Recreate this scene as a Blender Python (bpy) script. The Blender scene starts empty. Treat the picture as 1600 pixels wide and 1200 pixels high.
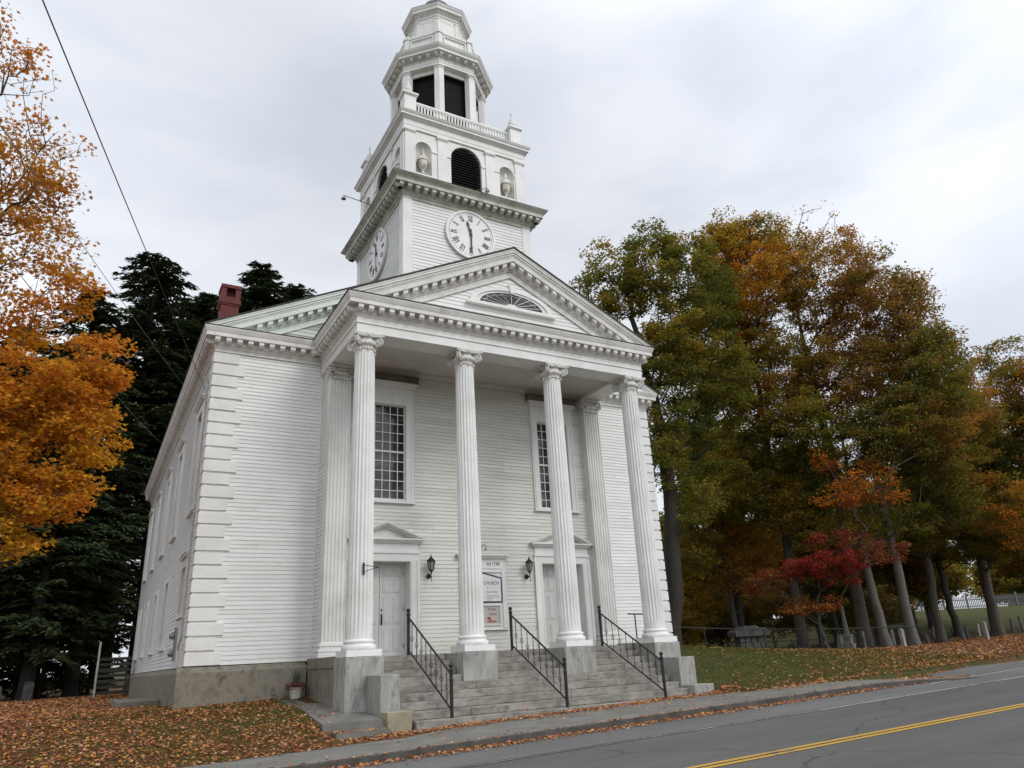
import bpy, math, random
import numpy as np
from mathutils import Matrix, Vector

R = math.radians
random.seed(7)
rng = np.random.default_rng(7)
SC = bpy.context.scene
C = SC.collection

# ------------------------------------------------------------------ camera
cam = bpy.data.objects.new('camera', bpy.data.cameras.new('camera'))
C.objects.link(cam)
yaw, pitch, roll = 0.5225, 0.3566, -0.0537
fw = Vector((math.cos(pitch)*math.sin(yaw), math.cos(pitch)*math.cos(yaw), math.sin(pitch)))
ri = Vector((math.cos(yaw), -math.sin(yaw), 0)); up = ri.cross(fw)
r2 = math.cos(roll)*ri + math.sin(roll)*up; u2 = -math.sin(roll)*ri + math.cos(roll)*up
m = Matrix((r2, u2, -fw)).transposed().to_4x4()
m.translation = Vector((-6.326, -19.724, -0.213))
cam.matrix_world = m
cam.data.sensor_width = 36; cam.data.lens = 25.78; cam.data.clip_end = 3000; cam.data.clip_start = 0.1
SC.camera = cam

# ------------------------------------------------------------------ sky and sun
w = bpy.data.worlds.new('World'); SC.world = w; w.use_nodes = True
nt = w.node_tree; nt.nodes.clear()
def N(nt, t, **k):
    n = nt.nodes.new(t)
    for a, b in k.items():
        if a == 'inp':
            for i, v in b.items(): n.inputs[i].default_value = v
        else: setattr(n, a, b)
    return n
SUN_EL, SUN_AZ = R(42), R(158)      # azimuth clockwise from +Y (the church faces -Y)
out = N(nt, 'ShaderNodeOutputWorld'); bg = N(nt, 'ShaderNodeBackground', inp={1: 0.1})
sky = N(nt, 'ShaderNodeTexSky', sky_type='NISHITA', sun_disc=False, sun_elevation=SUN_EL, sun_rotation=SUN_AZ)
tc = N(nt, 'ShaderNodeTexCoord'); mp = N(nt, 'ShaderNodeMapping')
mp.inputs['Scale'].default_value = (1.0, 1.0, 2.6)
n1 = N(nt, 'ShaderNodeTexNoise', inp={'Scale': 1.5, 'Detail': 5.0, 'Roughness': 0.5, 'Distortion': 0.25})
n2 = N(nt, 'ShaderNodeTexNoise', inp={'Scale': 2.3, 'Detail': 6.0, 'Roughness': 0.55, 'Distortion': 0.2})
cr = N(nt, 'ShaderNodeValToRGB'); cr.color_ramp.elements[0].position = 0.36; cr.color_ramp.elements[1].position = 0.62
cr.color_ramp.elements[0].color = (5.9, 6.3, 7.1, 1); cr.color_ramp.elements[1].color = (8.1, 8.35, 8.8, 1)
mask = N(nt, 'ShaderNodeValToRGB'); mask.color_ramp.elements[0].position = 0.28; mask.color_ramp.elements[1].position = 0.42
mask.color_ramp.elements[0].color = (0.86, 0.86, 0.86, 1)
mix = N(nt, 'ShaderNodeMix', data_type='RGBA')
# brighter cloud around the hidden sun and towards the left of the picture
dt = N(nt, 'ShaderNodeVectorMath', operation='DOT_PRODUCT')
sd = Vector((math.cos(SUN_EL)*math.sin(SUN_AZ), math.cos(SUN_EL)*math.cos(SUN_AZ), math.sin(SUN_EL)))
dt.inputs[1].default_value = sd
mr = N(nt, 'ShaderNodeMapRange', inp={1: 0.0, 2: 1.0, 3: 1.0, 4: 1.75})
dl = N(nt, 'ShaderNodeVectorMath', operation='DOT_PRODUCT'); dl.inputs[1].default_value = Vector((-0.55, 0.75, 0.35)).normalized()
ml = N(nt, 'ShaderNodeMapRange', inp={1: 0.70, 2: 1.0, 3: 1.0, 4: 1.28})
mm = N(nt, 'ShaderNodeMath', operation='MULTIPLY')
sc = N(nt, 'ShaderNodeVectorMath', operation='SCALE')
L = nt.links.new
L(tc.outputs['Generated'], mp.inputs[0]); L(mp.outputs[0], n1.inputs[0]); L(mp.outputs[0], n2.inputs[0])
L(n1.outputs[0], cr.inputs[0]); L(n2.outputs[0], mask.inputs[0])
L(mask.outputs[0], mix.inputs[0]); L(sky.outputs[0], mix.inputs[6]); L(cr.outputs[0], mix.inputs[7])
L(tc.outputs['Generated'], dt.inputs[0]); L(dt.outputs['Value'], mr.inputs[0])
L(tc.outputs['Generated'], dl.inputs[0]); L(dl.outputs['Value'], ml.inputs[0])
dr_ = N(nt, 'ShaderNodeVectorMath', operation='DOT_PRODUCT'); dr_.inputs[1].default_value = (fw+r2*(690/1146)+u2*(310/1146)).normalized()
mr2 = N(nt, 'ShaderNodeMapRange', inp={1: 0.965, 2: 1.0, 3: 1.0, 4: 1.07}); mm2 = N(nt, 'ShaderNodeMath', operation='MULTIPLY')
L(tc.outputs['Generated'], dr_.inputs[0]); L(dr_.outputs['Value'], mr2.inputs[0]); L(ml.outputs[0], mm2.inputs[0]); L(mr2.outputs[0], mm2.inputs[1])
L(mr.outputs[0], mm.inputs[0]); L(mm2.outputs[0], mm.inputs[1])
L(mix.outputs[2], sc.inputs[0]); L(mm.outputs[0], sc.inputs['Scale'])
L(sc.outputs[0], bg.inputs[0]); L(bg.outputs[0], out.inputs[0])
sl = bpy.data.lights.new('sun', 'SUN'); sl.energy = 1.0; sl.angle = R(24); sl.color = (1.0, 0.96, 0.9)
so = bpy.data.objects.new('sun', sl); C.objects.link(so)
so.rotation_euler = (-sd).to_track_quat('-Z', 'Y').to_euler(); so.location = (0, -40, 60)
vs = SC.view_settings
SC.display_settings.display_device = 'sRGB'
vs.view_transform = 'Standard'; vs.look = 'None'; vs.gamma = 1; vs.exposure = 0.07; vs.use_curve_mapping = False
SC.cycles.max_bounces = 6; SC.cycles.diffuse_bounces = 3; SC.cycles.transparent_max_bounces = 6

# ------------------------------------------------------------------ materials
def mat(name, col, rough=0.7, col2=None, scale=3.0, contrast=(0.35, 0.65), bump=0.0, bscale=40.0, metal=0.0, spec=0.5, stretch=(1, 1, 1), detail=5.0, col3=None, scale3=20.0, c3=(0.6, 0.75)):
    mt = bpy.data.materials.new(name); mt.use_nodes = True; nt = mt.node_tree; p = nt.nodes['Principled BSDF']
    p.inputs['Base Color'].default_value = (*col, 1); p.inputs['Roughness'].default_value = rough
    p.inputs['Metallic'].default_value = metal; p.inputs['Specular IOR Level'].default_value = spec
    tc = N(nt, 'ShaderNodeTexCoord'); mp = N(nt, 'ShaderNodeMapping'); mp.inputs['Scale'].default_value = stretch
    nt.links.new(tc.outputs['Object'], mp.inputs[0])
    last = None
    if col2:
        n = N(nt, 'ShaderNodeTexNoise', inp={'Scale': scale, 'Detail': detail, 'Roughness': 0.6}); nt.links.new(mp.outputs[0], n.inputs[0])
        r = N(nt, 'ShaderNodeValToRGB'); r.color_ramp.elements[0].position = contrast[0]; r.color_ramp.elements[1].position = contrast[1]
        r.color_ramp.elements[0].color = (*col2, 1); r.color_ramp.elements[1].color = (*col, 1)
        nt.links.new(n.outputs[0], r.inputs[0]); last = r.outputs[0]
    if col3:
        n = N(nt, 'ShaderNodeTexNoise', inp={'Scale': scale3, 'Detail': 4.0, 'Roughness': 0.65}); nt.links.new(mp.outputs[0], n.inputs[0])
        r = N(nt, 'ShaderNodeValToRGB'); r.color_ramp.elements[0].position = c3[0]; r.color_ramp.elements[1].position = c3[1]
        r.color_ramp.elements[0].color = (0, 0, 0, 1); r.color_ramp.elements[1].color = (1, 1, 1, 1)
        nt.links.new(n.outputs[0], r.inputs[0])
        mx = N(nt, 'ShaderNodeMix', data_type='RGBA'); nt.links.new(r.outputs[0], mx.inputs[0])
        if last: nt.links.new(last, mx.inputs[6])
        else: mx.inputs[6].default_value = (*col, 1)
        mx.inputs[7].default_value = (*col3, 1); last = mx.outputs[2]
    if last: nt.links.new(last, p.inputs['Base Color'])
    if bump:
        n = N(nt, 'ShaderNodeTexNoise', inp={'Scale': bscale, 'Detail': 6.0}); nt.links.new(mp.outputs[0], n.inputs[0])
        b = N(nt, 'ShaderNodeBump', inp={'Strength': bump, 'Distance': 0.02}); nt.links.new(n.outputs[0], b.inputs['Height'])
        nt.links.new(b.outputs[0], p.inputs['Normal'])
    return mt
M = {}
M['paint'] = mat('white_paint', (0.79, 0.79, 0.765), 0.55, (0.66, 0.66, 0.62), 0.9, (0.3, 0.6), 0.15, 30, col3=(0.60, 0.58, 0.53), scale3=5, c3=(0.62, 0.8))
M['clap'] = mat('clapboard_paint', (0.80, 0.80, 0.78), 0.6, (0.73, 0.73, 0.70), 0.7, (0.3, 0.62), 0.15, 25, stretch=(1, 1, 2.5), col3=(0.62, 0.61, 0.57), scale3=6, c3=(0.62, 0.85))
M['clapedge'] = mat('clapboard_butt', (0.42, 0.41, 0.37), 0.8, (0.28, 0.27, 0.24), 2)  # darker colour on board undersides, paints in the shadow line below each board
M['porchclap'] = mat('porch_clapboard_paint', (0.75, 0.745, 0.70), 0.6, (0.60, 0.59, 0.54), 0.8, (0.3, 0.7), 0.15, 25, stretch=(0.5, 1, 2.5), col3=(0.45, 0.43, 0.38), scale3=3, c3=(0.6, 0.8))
M['cornice'] = mat('weathered_cornice_paint', (0.74, 0.73, 0.695), 0.65, (0.57, 0.55, 0.505), 1.3, (0.32, 0.62), 0.2, 25, col3=(0.38, 0.36, 0.32), scale3=7, c3=(0.58, 0.78))
M['palegreen'] = mat('faintly_green_paint', (0.72, 0.75, 0.70), 0.65, (0.62, 0.67, 0.61), 1.2, (0.35, 0.65), 0.15, 25)
M['greenpaint'] = mat('algae_tinted_paint', (0.63, 0.68, 0.62), 0.65, (0.52, 0.58, 0.50), 1.2, (0.35, 0.65), 0.15, 25)
M['mossy'] = mat('mildewed_cornice_paint', (0.62, 0.63, 0.56), 0.7, (0.40, 0.42, 0.34), 1.6, (0.34, 0.62), 0.2, 25, col3=(0.26, 0.25, 0.20), scale3=6, c3=(0.55, 0.75))
M['clap2'] = mat('clapboard_paint_newer', (0.81, 0.81, 0.79), 0.55, (0.74, 0.74, 0.71), 0.9, (0.3, 0.62), 0.15, 25, stretch=(1, 1, 2.5))
M['clap3'] = mat('clapboard_paint_older', (0.785, 0.785, 0.76), 0.65, (0.70, 0.70, 0.66), 1.2, (0.3, 0.62), 0.15, 25, stretch=(1, 1, 2.5), col3=(0.58, 0.56, 0.51), scale3=8, c3=(0.62, 0.85))
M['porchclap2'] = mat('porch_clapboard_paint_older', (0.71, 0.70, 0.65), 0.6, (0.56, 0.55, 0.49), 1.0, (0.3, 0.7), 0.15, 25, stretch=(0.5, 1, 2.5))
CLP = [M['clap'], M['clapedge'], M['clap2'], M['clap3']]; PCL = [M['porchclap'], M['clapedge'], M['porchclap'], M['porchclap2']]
M['soffit'] = mat('porch_ceiling_paint', (0.66, 0.64, 0.59), 0.7, (0.52, 0.49, 0.44), 1.0, (0.3, 0.65))
M['darkhead'] = mat('dark_window_head', (0.16, 0.145, 0.12), 0.85, (0.09, 0.08, 0.065), 3, (0.3, 0.7))  # dark grey-brown tone for the cornice over the porch windows
M['roof'] = mat('dark_roof', (0.045, 0.045, 0.045), 0.8, (0.03, 0.03, 0.03), 4, bump=0.3)
M['lead'] = mat('grey_lead', (0.13, 0.14, 0.15), 0.6, (0.09, 0.1, 0.1), 3)
M['glass'] = mat('dark_window_glass', (0.020, 0.022, 0.025), 0.05, (0.085, 0.09, 0.095), 1.1, (0.36, 0.52), 0.35, 1.9, spec=0.5)
M['louvre'] = mat('black_louvre', (0.012, 0.012, 0.012), 0.8, spec=0.2)
M['iron'] = mat('black_iron', (0.012, 0.012, 0.013), 0.45, bump=0.2, bscale=60)
M['granite'] = mat('grey_granite', (0.40, 0.395, 0.37), 0.85, (0.23, 0.225, 0.205), 3.2, (0.32, 0.64), 0.5, 60, col3=(0.13, 0.125, 0.11), scale3=3.4, c3=(0.54, 0.74), stretch=(1.3, 1.3, 0.5), detail=10)
M['step'] = mat('step_granite', (0.34, 0.32, 0.28), 0.88, (0.17, 0.16, 0.135), 3.0, (0.32, 0.66), 0.6, 45, col3=(0.10, 0.095, 0.08), scale3=4.0, c3=(0.54, 0.74), stretch=(0.7, 1, 1.6), detail=10)
M['foundation'] = mat('stained_stone', (0.30, 0.275, 0.22), 0.92, (0.15, 0.135, 0.10), 2.4, (0.34, 0.64), 0.7, 35, col3=(0.045, 0.042, 0.034), scale3=2.4, c3=(0.52, 0.74), stretch=(1, 1, 0.8), detail=10)
M['yellowstone'] = mat('ochre_stained_stone', (0.38, 0.33, 0.21), 0.85, (0.26, 0.24, 0.18), 3.5, (0.35, 0.65), 0.35, 50)
M['concrete'] = mat('old_concrete', (0.20, 0.195, 0.175), 0.9, (0.13, 0.125, 0.105), 1.6, (0.3, 0.68), 0.4, 60, col3=(0.09, 0.085, 0.065), scale3=7, c3=(0.6, 0.8))
M['brick'] = None
M['meter'] = mat('grey_metal', (0.3, 0.32, 0.33), 0.35, metal=0.7)
M['pot'] = mat('cream_pot', (0.55, 0.54, 0.44), 0.6, (0.42, 0.42, 0.32), 8)
M['oldwood'] = mat('weathered_wood', (0.045, 0.04, 0.032), 0.85, (0.05, 0.045, 0.035), 6, stretch=(1, 1, 6), bump=0.3)
M['postwhite'] = mat('white_post_paint', (0.6, 0.6, 0.57), 0.7, (0.4, 0.4, 0.36), 5)
M['black'] = mat('black_paint', (0.012, 0.012, 0.012), 0.5)
M['ink'] = mat('dark_lettering', (0.05, 0.045, 0.045), 0.6)
M['redink'] = mat('red_lettering', (0.35, 0.06, 0.06), 0.6)
M['poster'] = mat('beige_poster', (0.52, 0.48, 0.44), 0.5)
M['dial'] = mat('clock_dial', (0.80, 0.80, 0.79), 0.45, (0.7, 0.7, 0.68), 1.5)
M['lampglass'] = mat('lantern_glass', (0.30, 0.31, 0.29), 0.2, (0.18, 0.19, 0.17), 9)
M['urn'] = mat('urn_paint', (0.72, 0.71, 0.66), 0.6, (0.45, 0.38, 0.24), 4.5, (0.36, 0.5))
M['rust'] = mat('rusty_band', (0.22, 0.13, 0.06), 0.8)
M['wire'] = mat('cable', (0.02, 0.02, 0.022), 0.6)
M['greywire'] = mat('grey_cable', (0.16, 0.16, 0.16), 0.6)
M['stone'] = mat('gravestone_slate', (0.10, 0.10, 0.092), 0.85, (0.045, 0.045, 0.04), 3, (0.35, 0.65), 0.3, 30)
M['marble'] = mat('weathered_marble', (0.36, 0.36, 0.33), 0.8, (0.20, 0.20, 0.17), 4, (0.35, 0.65))
M['fencewhite'] = mat('fence_paint', (0.20, 0.20, 0.20), 0.7)
M['redplant'] = mat('dark_red_flowers', (0.12, 0.02, 0.03), 0.7)
M['greenplant'] = mat('spiky_green_leaves', (0.06, 0.10, 0.03), 0.6)

# bark
M['bark'] = mat('grey_bark', (0.115, 0.10, 0.082), 0.9, (0.05, 0.042, 0.034), 7, (0.3, 0.7), 0.8, 12, stretch=(3, 3, 0.6), col3=(0.16, 0.16, 0.13), scale3=2.0, c3=(0.6, 0.8))
M['darkbark'] = mat('dark_bark', (0.05, 0.043, 0.035), 0.95, (0.022, 0.018, 0.015), 6, (0.3, 0.7), 0.9, 10, stretch=(3, 3, 0.5))
M['palebark'] = mat('pale_grey_bark', (0.17, 0.155, 0.13), 0.9, (0.085, 0.075, 0.06), 6, (0.3, 0.7), 0.8, 12, stretch=(3, 3, 0.6))

def leafmat(name, trans=0.35, rough=0.6):
    mt = bpy.data.materials.new(name); mt.use_nodes = True; nt = mt.node_tree; nt.nodes.clear()
    o = N(nt, 'ShaderNodeOutputMaterial'); a = N(nt, 'ShaderNodeAttribute', attribute_name='leafcol')
    d = N(nt, 'ShaderNodeBsdfDiffuse'); t = N(nt, 'ShaderNodeBsdfTranslucent'); mx = N(nt, 'ShaderNodeMixShader', inp={0: trans})
    nt.links.new(a.outputs[0], d.inputs[0]); nt.links.new(a.outputs[0], t.inputs[0])
    nt.links.new(d.outputs[0], mx.inputs[1]); nt.links.new(t.outputs[0], mx.inputs[2]); nt.links.new(mx.outputs[0], o.inputs[0])
    return mt
M['leaf'] = leafmat('foliage', 0.45); M['needle'] = leafmat('needles', 0.12); M['litter'] = leafmat('leaf_litter', 0.1)

def brickmat():
    mt = bpy.data.materials.new('red_brick'); mt.use_nodes = True; nt = mt.node_tree; p = nt.nodes['Principled BSDF']
    tc = N(nt, 'ShaderNodeTexCoord'); mp = N(nt, 'ShaderNodeMapping'); mp.inputs['Rotation'].default_value = (R(90), 0, 0)
    b = N(nt, 'ShaderNodeTexBrick', inp={'Color1': (0.17, 0.032, 0.028, 1), 'Color2': (0.115, 0.026, 0.022, 1), 'Mortar': (0.14, 0.09, 0.08, 1), 'Scale': 4.6, 'Mortar Size': 0.012})
    nt.links.new(tc.outputs['Object'], mp.inputs[0]); nt.links.new(mp.outputs[0], b.inputs[0]); nt.links.new(b.outputs[0], p.inputs[0]); p.inputs['Roughness'].default_value = 0.9
    return mt
M['brick'] = brickmat()

# ------------------------------------------------------------------ mesh helpers
class MB:
    def __init__(s): s.v = []; s.f = []; s.mi = []
    def add(s, v, f, mi=0):
        n = len(s.v); s.v += [tuple(p) for p in v]; s.f += [tuple(i+n for i in q) for q in f]; s.mi += [mi]*len(f); return s
    def box(s, x0, x1, y0, y1, z0, z1, mi=0):
        return s.add([(x0,y0,z0),(x1,y0,z0),(x1,y1,z0),(x0,y1,z0),(x0,y0,z1),(x1,y0,z1),(x1,y1,z1),(x0,y1,z1)],
                     [(3,2,1,0),(4,5,6,7),(0,1,5,4),(1,2,6,5),(2,3,7,6),(3,0,4,7)], mi)
    def prism(s, poly, ax, a, b, mi=0):       # poly in the two other axes, extruded along ax
        def P(u, v, t): return {0: (t,u,v), 1: (u,t,v), 2: (u,v,t)}[ax]
        n = len(poly)
        v = [P(p[0], p[1], a) for p in poly] + [P(p[0], p[1], b) for p in poly]
        return s.add(v, [tuple(range(n)), tuple(range(2*n-1, n-1, -1))] + [(i, i+n, (i+1) % n+n, (i+1) % n) for i in range(n)], mi)
    def lathe(s, prof, c=(0,0,0), n=24, mi=0, a0=0.0, a1=2*math.pi, phase=0.0):
        full = abs(a1-a0-2*math.pi) < 1e-6; k = n if full else n+1
        v = []
        for r, z in prof:
            for i in range(k):
                a = phase+a0+(a1-a0)*i/n; v.append((c[0]+r*math.cos(a), c[1]+r*math.sin(a), c[2]+z))
        f = []
        for j in range(len(prof)-1):
            for i in range(n):
                i2 = (i+1) % k
                f.append((j*k+i, j*k+i2, (j+1)*k+i2, (j+1)*k+i))
        if full and prof[0][0] > 1e-4: f.append(tuple(range(k-1, -1, -1)))
        if full and prof[-1][0] > 1e-4: f.append(tuple((len(prof)-1)*k+i for i in range(k)))
        return s.add(v, f, mi)
    def tube(s, pts, r, n=6, mi=0, cap=True):
        pts = [Vector(p) for p in pts]; rr = r if isinstance(r, (list, tuple)) else [r]*len(pts)
        v = []
        for i, p in enumerate(pts):
            d = (pts[min(i+1, len(pts)-1)] - pts[max(i-1, 0)]).normalized()
            a = d.cross(Vector((0, 0, 1)))
            if a.length < 0.05: a = d.cross(Vector((0, 1, 0)))
            a.normalize(); b = d.cross(a)
            for k in range(n):
                t = 2*math.pi*k/n; v.append(p + a*(rr[i]*math.cos(t)) + b*(rr[i]*math.sin(t)))
        f = [(i*n+k, i*n+(k+1) % n, (i+1)*n+(k+1) % n, (i+1)*n+k) for i in range(len(pts)-1) for k in range(n)]
        if cap: f += [tuple(range(n-1, -1, -1)), tuple((len(pts)-1)*n+k for k in range(n))]
        return s.add(v, f, mi)
    def sphere(s, c, r, n=10, mi=0, sz=1.0):
        k = n//2
        return s.lathe([(max(1e-5, r*math.sin(math.pi*i/k)), -r*sz*math.cos(math.pi*i/k)) for i in range(k+1)], c, n, mi)
    def xf(s, mtx):
        s.v = [tuple(mtx @ Vector(p)) for p in s.v]; return s
    def join(s, o, mi=None):
        n = len(s.v); s.v += o.v; s.f += [tuple(i+n for i in q) for q in o.f]; s.mi += (o.mi if mi is None else [mi]*len(o.f)); return s
    def build(s, name, mats, parent=None, smooth=False, loc=None, rz=None, bevel=0):
        me = bpy.data.meshes.new(name); me.from_pydata(s.v, [], s.f)
        if not isinstance(mats, (list, tuple)): mats = [mats]
        for q in mats: me.materials.append(q)
        if len(mats) > 1: me.polygons.foreach_set('material_index', s.mi)
        if smooth: me.polygons.foreach_set('use_smooth', [True]*len(s.f))
        me.update()
        o = bpy.data.objects.new(name, me); C.objects.link(o)
        if parent: o.parent = parent
        if loc: o.location = loc
        if rz is not None: o.rotation_euler.z = rz
        if bevel:
            b = o.modifiers.new('bevel', 'BEVEL'); b.width = bevel; b.segments = 2; b.limit_method = 'ANGLE'
        return o
def tag(o, label=None, cat=None, group=None, kind=None):
    if label: o['label'] = label
    if cat: o['category'] = cat
    if group: o['group'] = group
    if kind: o['kind'] = kind
    return o
def thing(name, label, cat, loc=(0, 0, 0), rz=0, group=None):
    o = bpy.data.objects.new(name, None); C.objects.link(o); o.location = loc; o.rotation_euler.z = rz; o.empty_display_size = 0.2
    return tag(o, label, cat, group)
def dup(root, loc=None, rz=None, label=None, parent=None):
    c = root.copy(); C.objects.link(c)
    if parent is not None: c.parent = parent
    if loc is not None: c.location = loc
    if rz is not None: c.rotation_euler.z = rz
    if label: c['label'] = label
    for ch in root.children: dup(ch, parent=c)
    return c
def textmesh(body, size, name, mt, parent, loc, rx=R(90), rz=0, align='CENTER', sx=1.0, depth=0.002):
    cu = bpy.data.curves.new(name, 'FONT'); cu.body = body; cu.size = size; cu.extrude = depth; cu.align_x = align
    t = bpy.data.objects.new(name, cu); C.objects.link(t)
    bpy.context.view_layer.update()
    me = bpy.data.meshes.new_from_object(t.evaluated_get(bpy.context.evaluated_depsgraph_get()))
    bpy.data.objects.remove(t); bpy.data.curves.remove(cu)
    me.materials.clear(); me.materials.append(mt)
    o = bpy.data.objects.new(name, me); C.objects.link(o); o.parent = parent; o.location = loc; o.rotation_euler = (rx, 0, rz); o.scale = (sx, 1, 1)
    return o

# ------------------------------------------------------------------ ground heights
def sst(a, b, x):
    t = np.clip((x-a)/(b-a), 0, 1); return t*t*(3-2*t)
def HT(x, y):
    x = np.asarray(x, float); y = np.asarray(y, float)
    g = 0.025*np.clip(x, -40, 60)
    sw = -1.70 + g
    left = np.interp(y, [-3.4, -2, 0, 3.4, 30, 60, 200], [0, 0.24, 0.45, 0.75, 0.72, 0.6, 2.5]) + sw*1.0
    left = left + 0.02*np.clip(-x-4, 0, 10) * sst(-3.4, 3, y)
    crest = np.interp(x, [10, 11, 14, 19, 25, 31, 40, 60], [0.12, 0.08, -0.1, -0.42, -0.66, -0.72, -0.55, 0.3])
    k = np.interp(y, [-3.4, -2, 0, 2, 4], [0, 0.10, 0.42, 0.8, 1.0])
    right = sw*(1-k) + crest*k
    beyond = np.interp(y, [4, 10, 30, 60, 200], [0, -0.15, -0.25, 0.3, 5.0])
    right = right + beyond
    d = np.hypot(x+6.3, y+19.7)
    hill = 2.4*sst(62, 105, d)*sst(25, 60, x)
    t = sst(1.0, 10.5, x)
    h = left*(1-t) + right*t + hill
    mk = sst(-1.6, -1.25, x)*(1-sst(9.9, 10.4, x))*(1-sst(-2.15, -1.7, y))
    h = h*(1-mk) + (sw-0.01)*mk
    h = np.where(y < -3.4, sw, h)
    return h
def h1(x, y): return float(HT(x, y))

# ------------------------------------------------------------------ church
MX = 4.95; SP = 3.3
XL, XR = -3.75, 13.65; YM = 3.64; YB = 28.8
ZC = 10.18
church = thing('church', 'white clapboard church with fluted portico columns, clock tower and octagonal belfry', 'church', (MX, 3, 0))
CH = Matrix.Translation((-MX, -3, 0))
def part(mb, name, mats, smooth=False, parent=None, bevel=0):
    if parent is None: mb.xf(CH); return mb.build(name, mats, church, smooth, bevel=bevel)
    return mb.build(name, mats, parent, smooth, bevel=bevel)

def clap(mb, u0, u1, z0, z1, P, cuts=(), e=0.125, d=0.016, lim=None):
    # P(u, z, off): position on the wall, off metres proud of it
    n = int(math.ceil((z1-z0)/e - 1e-6))
    for i in range(n):
        a = z0+i*e; b = min(z1, a+e)
        la, ra = (u0, u1) if lim is None else lim(a); lb, rb = (u0, u1) if lim is None else lim(b)
        if ra-la < 0.02: continue
        if rb < lb: lb = rb = (lb+rb)/2
        seg = [(la, ra, lb, rb)]
        for (c0, c1, za, zb) in cuts:
            if za < (a+b)/2 < zb:
                ns = []
                for s_ in seg:
                    if c0 > s_[0]: ns.append((s_[0], min(c0, s_[1]), s_[2], min(c0, s_[3])))
                    if c1 < s_[1]: ns.append((max(c1, s_[0]), s_[1], max(c1, s_[2]), s_[3]))
                seg = ns
        for (p, q, p2, q2) in seg:
            if q-p < 0.005: continue
            dd = d*random.uniform(0.93, 1.07)
            us = [0.0]; tot_ = q-p
            while tot_ > 1.2 and us[-1] < 1-1.2/tot_: us.append(us[-1]+random.uniform(1.4, 4.0)/tot_)
            us = [t_ for t_ in us if t_ < 1-0.3/max(tot_, 0.31)]+[1.0]
            for t0, t1 in zip(us, us[1:]):
                e0 = dd*random.uniform(0.9, 1.1); g0 = 0.003 if t0 > 0 else 0
                mb.add([P(p+(q-p)*t0+g0, a, e0), P(p+(q-p)*t1, a, e0), P(p2+(q2-p2)*t1, b, 0.002), P(p2+(q2-p2)*t0+g0, b, 0.002)], [(0, 1, 2, 3)], random.choice([0, 0, 2, 3]))
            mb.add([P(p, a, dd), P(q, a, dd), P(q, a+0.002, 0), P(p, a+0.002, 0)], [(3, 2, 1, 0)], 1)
def F(y): return lambda u, z, o: (u, y-o, z)          # wall facing -Y
def SL(x): return lambda u, z, o: (x-o, u, z)         # wall facing -X
def SR(x): return lambda u, z, o: (x+o, u, z)

# --- walls
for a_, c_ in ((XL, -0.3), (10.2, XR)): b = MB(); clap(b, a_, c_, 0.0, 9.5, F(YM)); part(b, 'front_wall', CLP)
sidewin = [5.9, 11.35, 16.2, 21.3, 26.0]
scuts = [(y-0.68, y+0.68, 4.75, 8.05) for y in sidewin] + [(y-0.68, y+0.68, 0.75, 3.05) for y in sidewin[1:]] + [(5.4, 6.6, 1.5, 3.0)]
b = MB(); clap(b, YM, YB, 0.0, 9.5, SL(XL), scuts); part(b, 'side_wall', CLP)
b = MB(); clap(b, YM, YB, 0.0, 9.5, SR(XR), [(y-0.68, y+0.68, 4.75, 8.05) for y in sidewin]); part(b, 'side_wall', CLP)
b = MB(); b.prism([(XL, 0), (XR, 0), (XR, 10.1), (MX, 14.3), (XL, 10.1)], 1, YB-0.05, YB); part(b, 'rear_wall', M['clap'])
YP = 2.75
DOORX = (1.65, 8.25); WINX = (MX-3.26, MX+3.26)
pc = [(x-0.84, x+0.84, -1, 2.83) for x in DOORX] + [(x-0.65, x+0.65, 4.78, 8.04) for x in WINX]
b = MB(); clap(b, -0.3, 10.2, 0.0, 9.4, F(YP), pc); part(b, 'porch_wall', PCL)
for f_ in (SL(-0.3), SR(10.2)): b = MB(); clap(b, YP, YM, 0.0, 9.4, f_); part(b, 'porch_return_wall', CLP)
for q_ in ((-0.34, -0.27, YP-0.03, YP+0.05), (10.17, 10.24, YP-0.03, YP+0.05), (-0.36, -0.3, YM-0.05, YM-0.002)): b = MB(); b.box(*q_, 0, 9.4); part(b, 'corner_board', M['paint'])
# quoins
for nm, xa, sgn in (('corner_quoins', XL, 1), ('corner_quoins', XR, -1)):
    b = MB()
    for i in range(24):
        L_ = 0.90 if i % 2 == 0 else 0.72; z0 = 0.01+i*0.395; z1 = z0+0.335; ls = 0.62 if i % 2 == 0 else 0.44
        x0, x1 = sorted((xa-sgn*0.06, xa+sgn*L_)); b.box(x0, x1, YM-0.06, YM+0.03, z0, z1)
        x0, x1 = sorted((xa-sgn*0.06, xa+sgn*0.03)); b.box(x0, x1, YM+0.03, YM+ls, z0, z1)
        x0, x1 = sorted((xa-sgn*0.02, xa+sgn*0.10)); b.box(x0, x1, YM-0.02, YM+0.10, z1, z0+0.395)
    part(b, nm, M['paint'], bevel=0.008)
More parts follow.
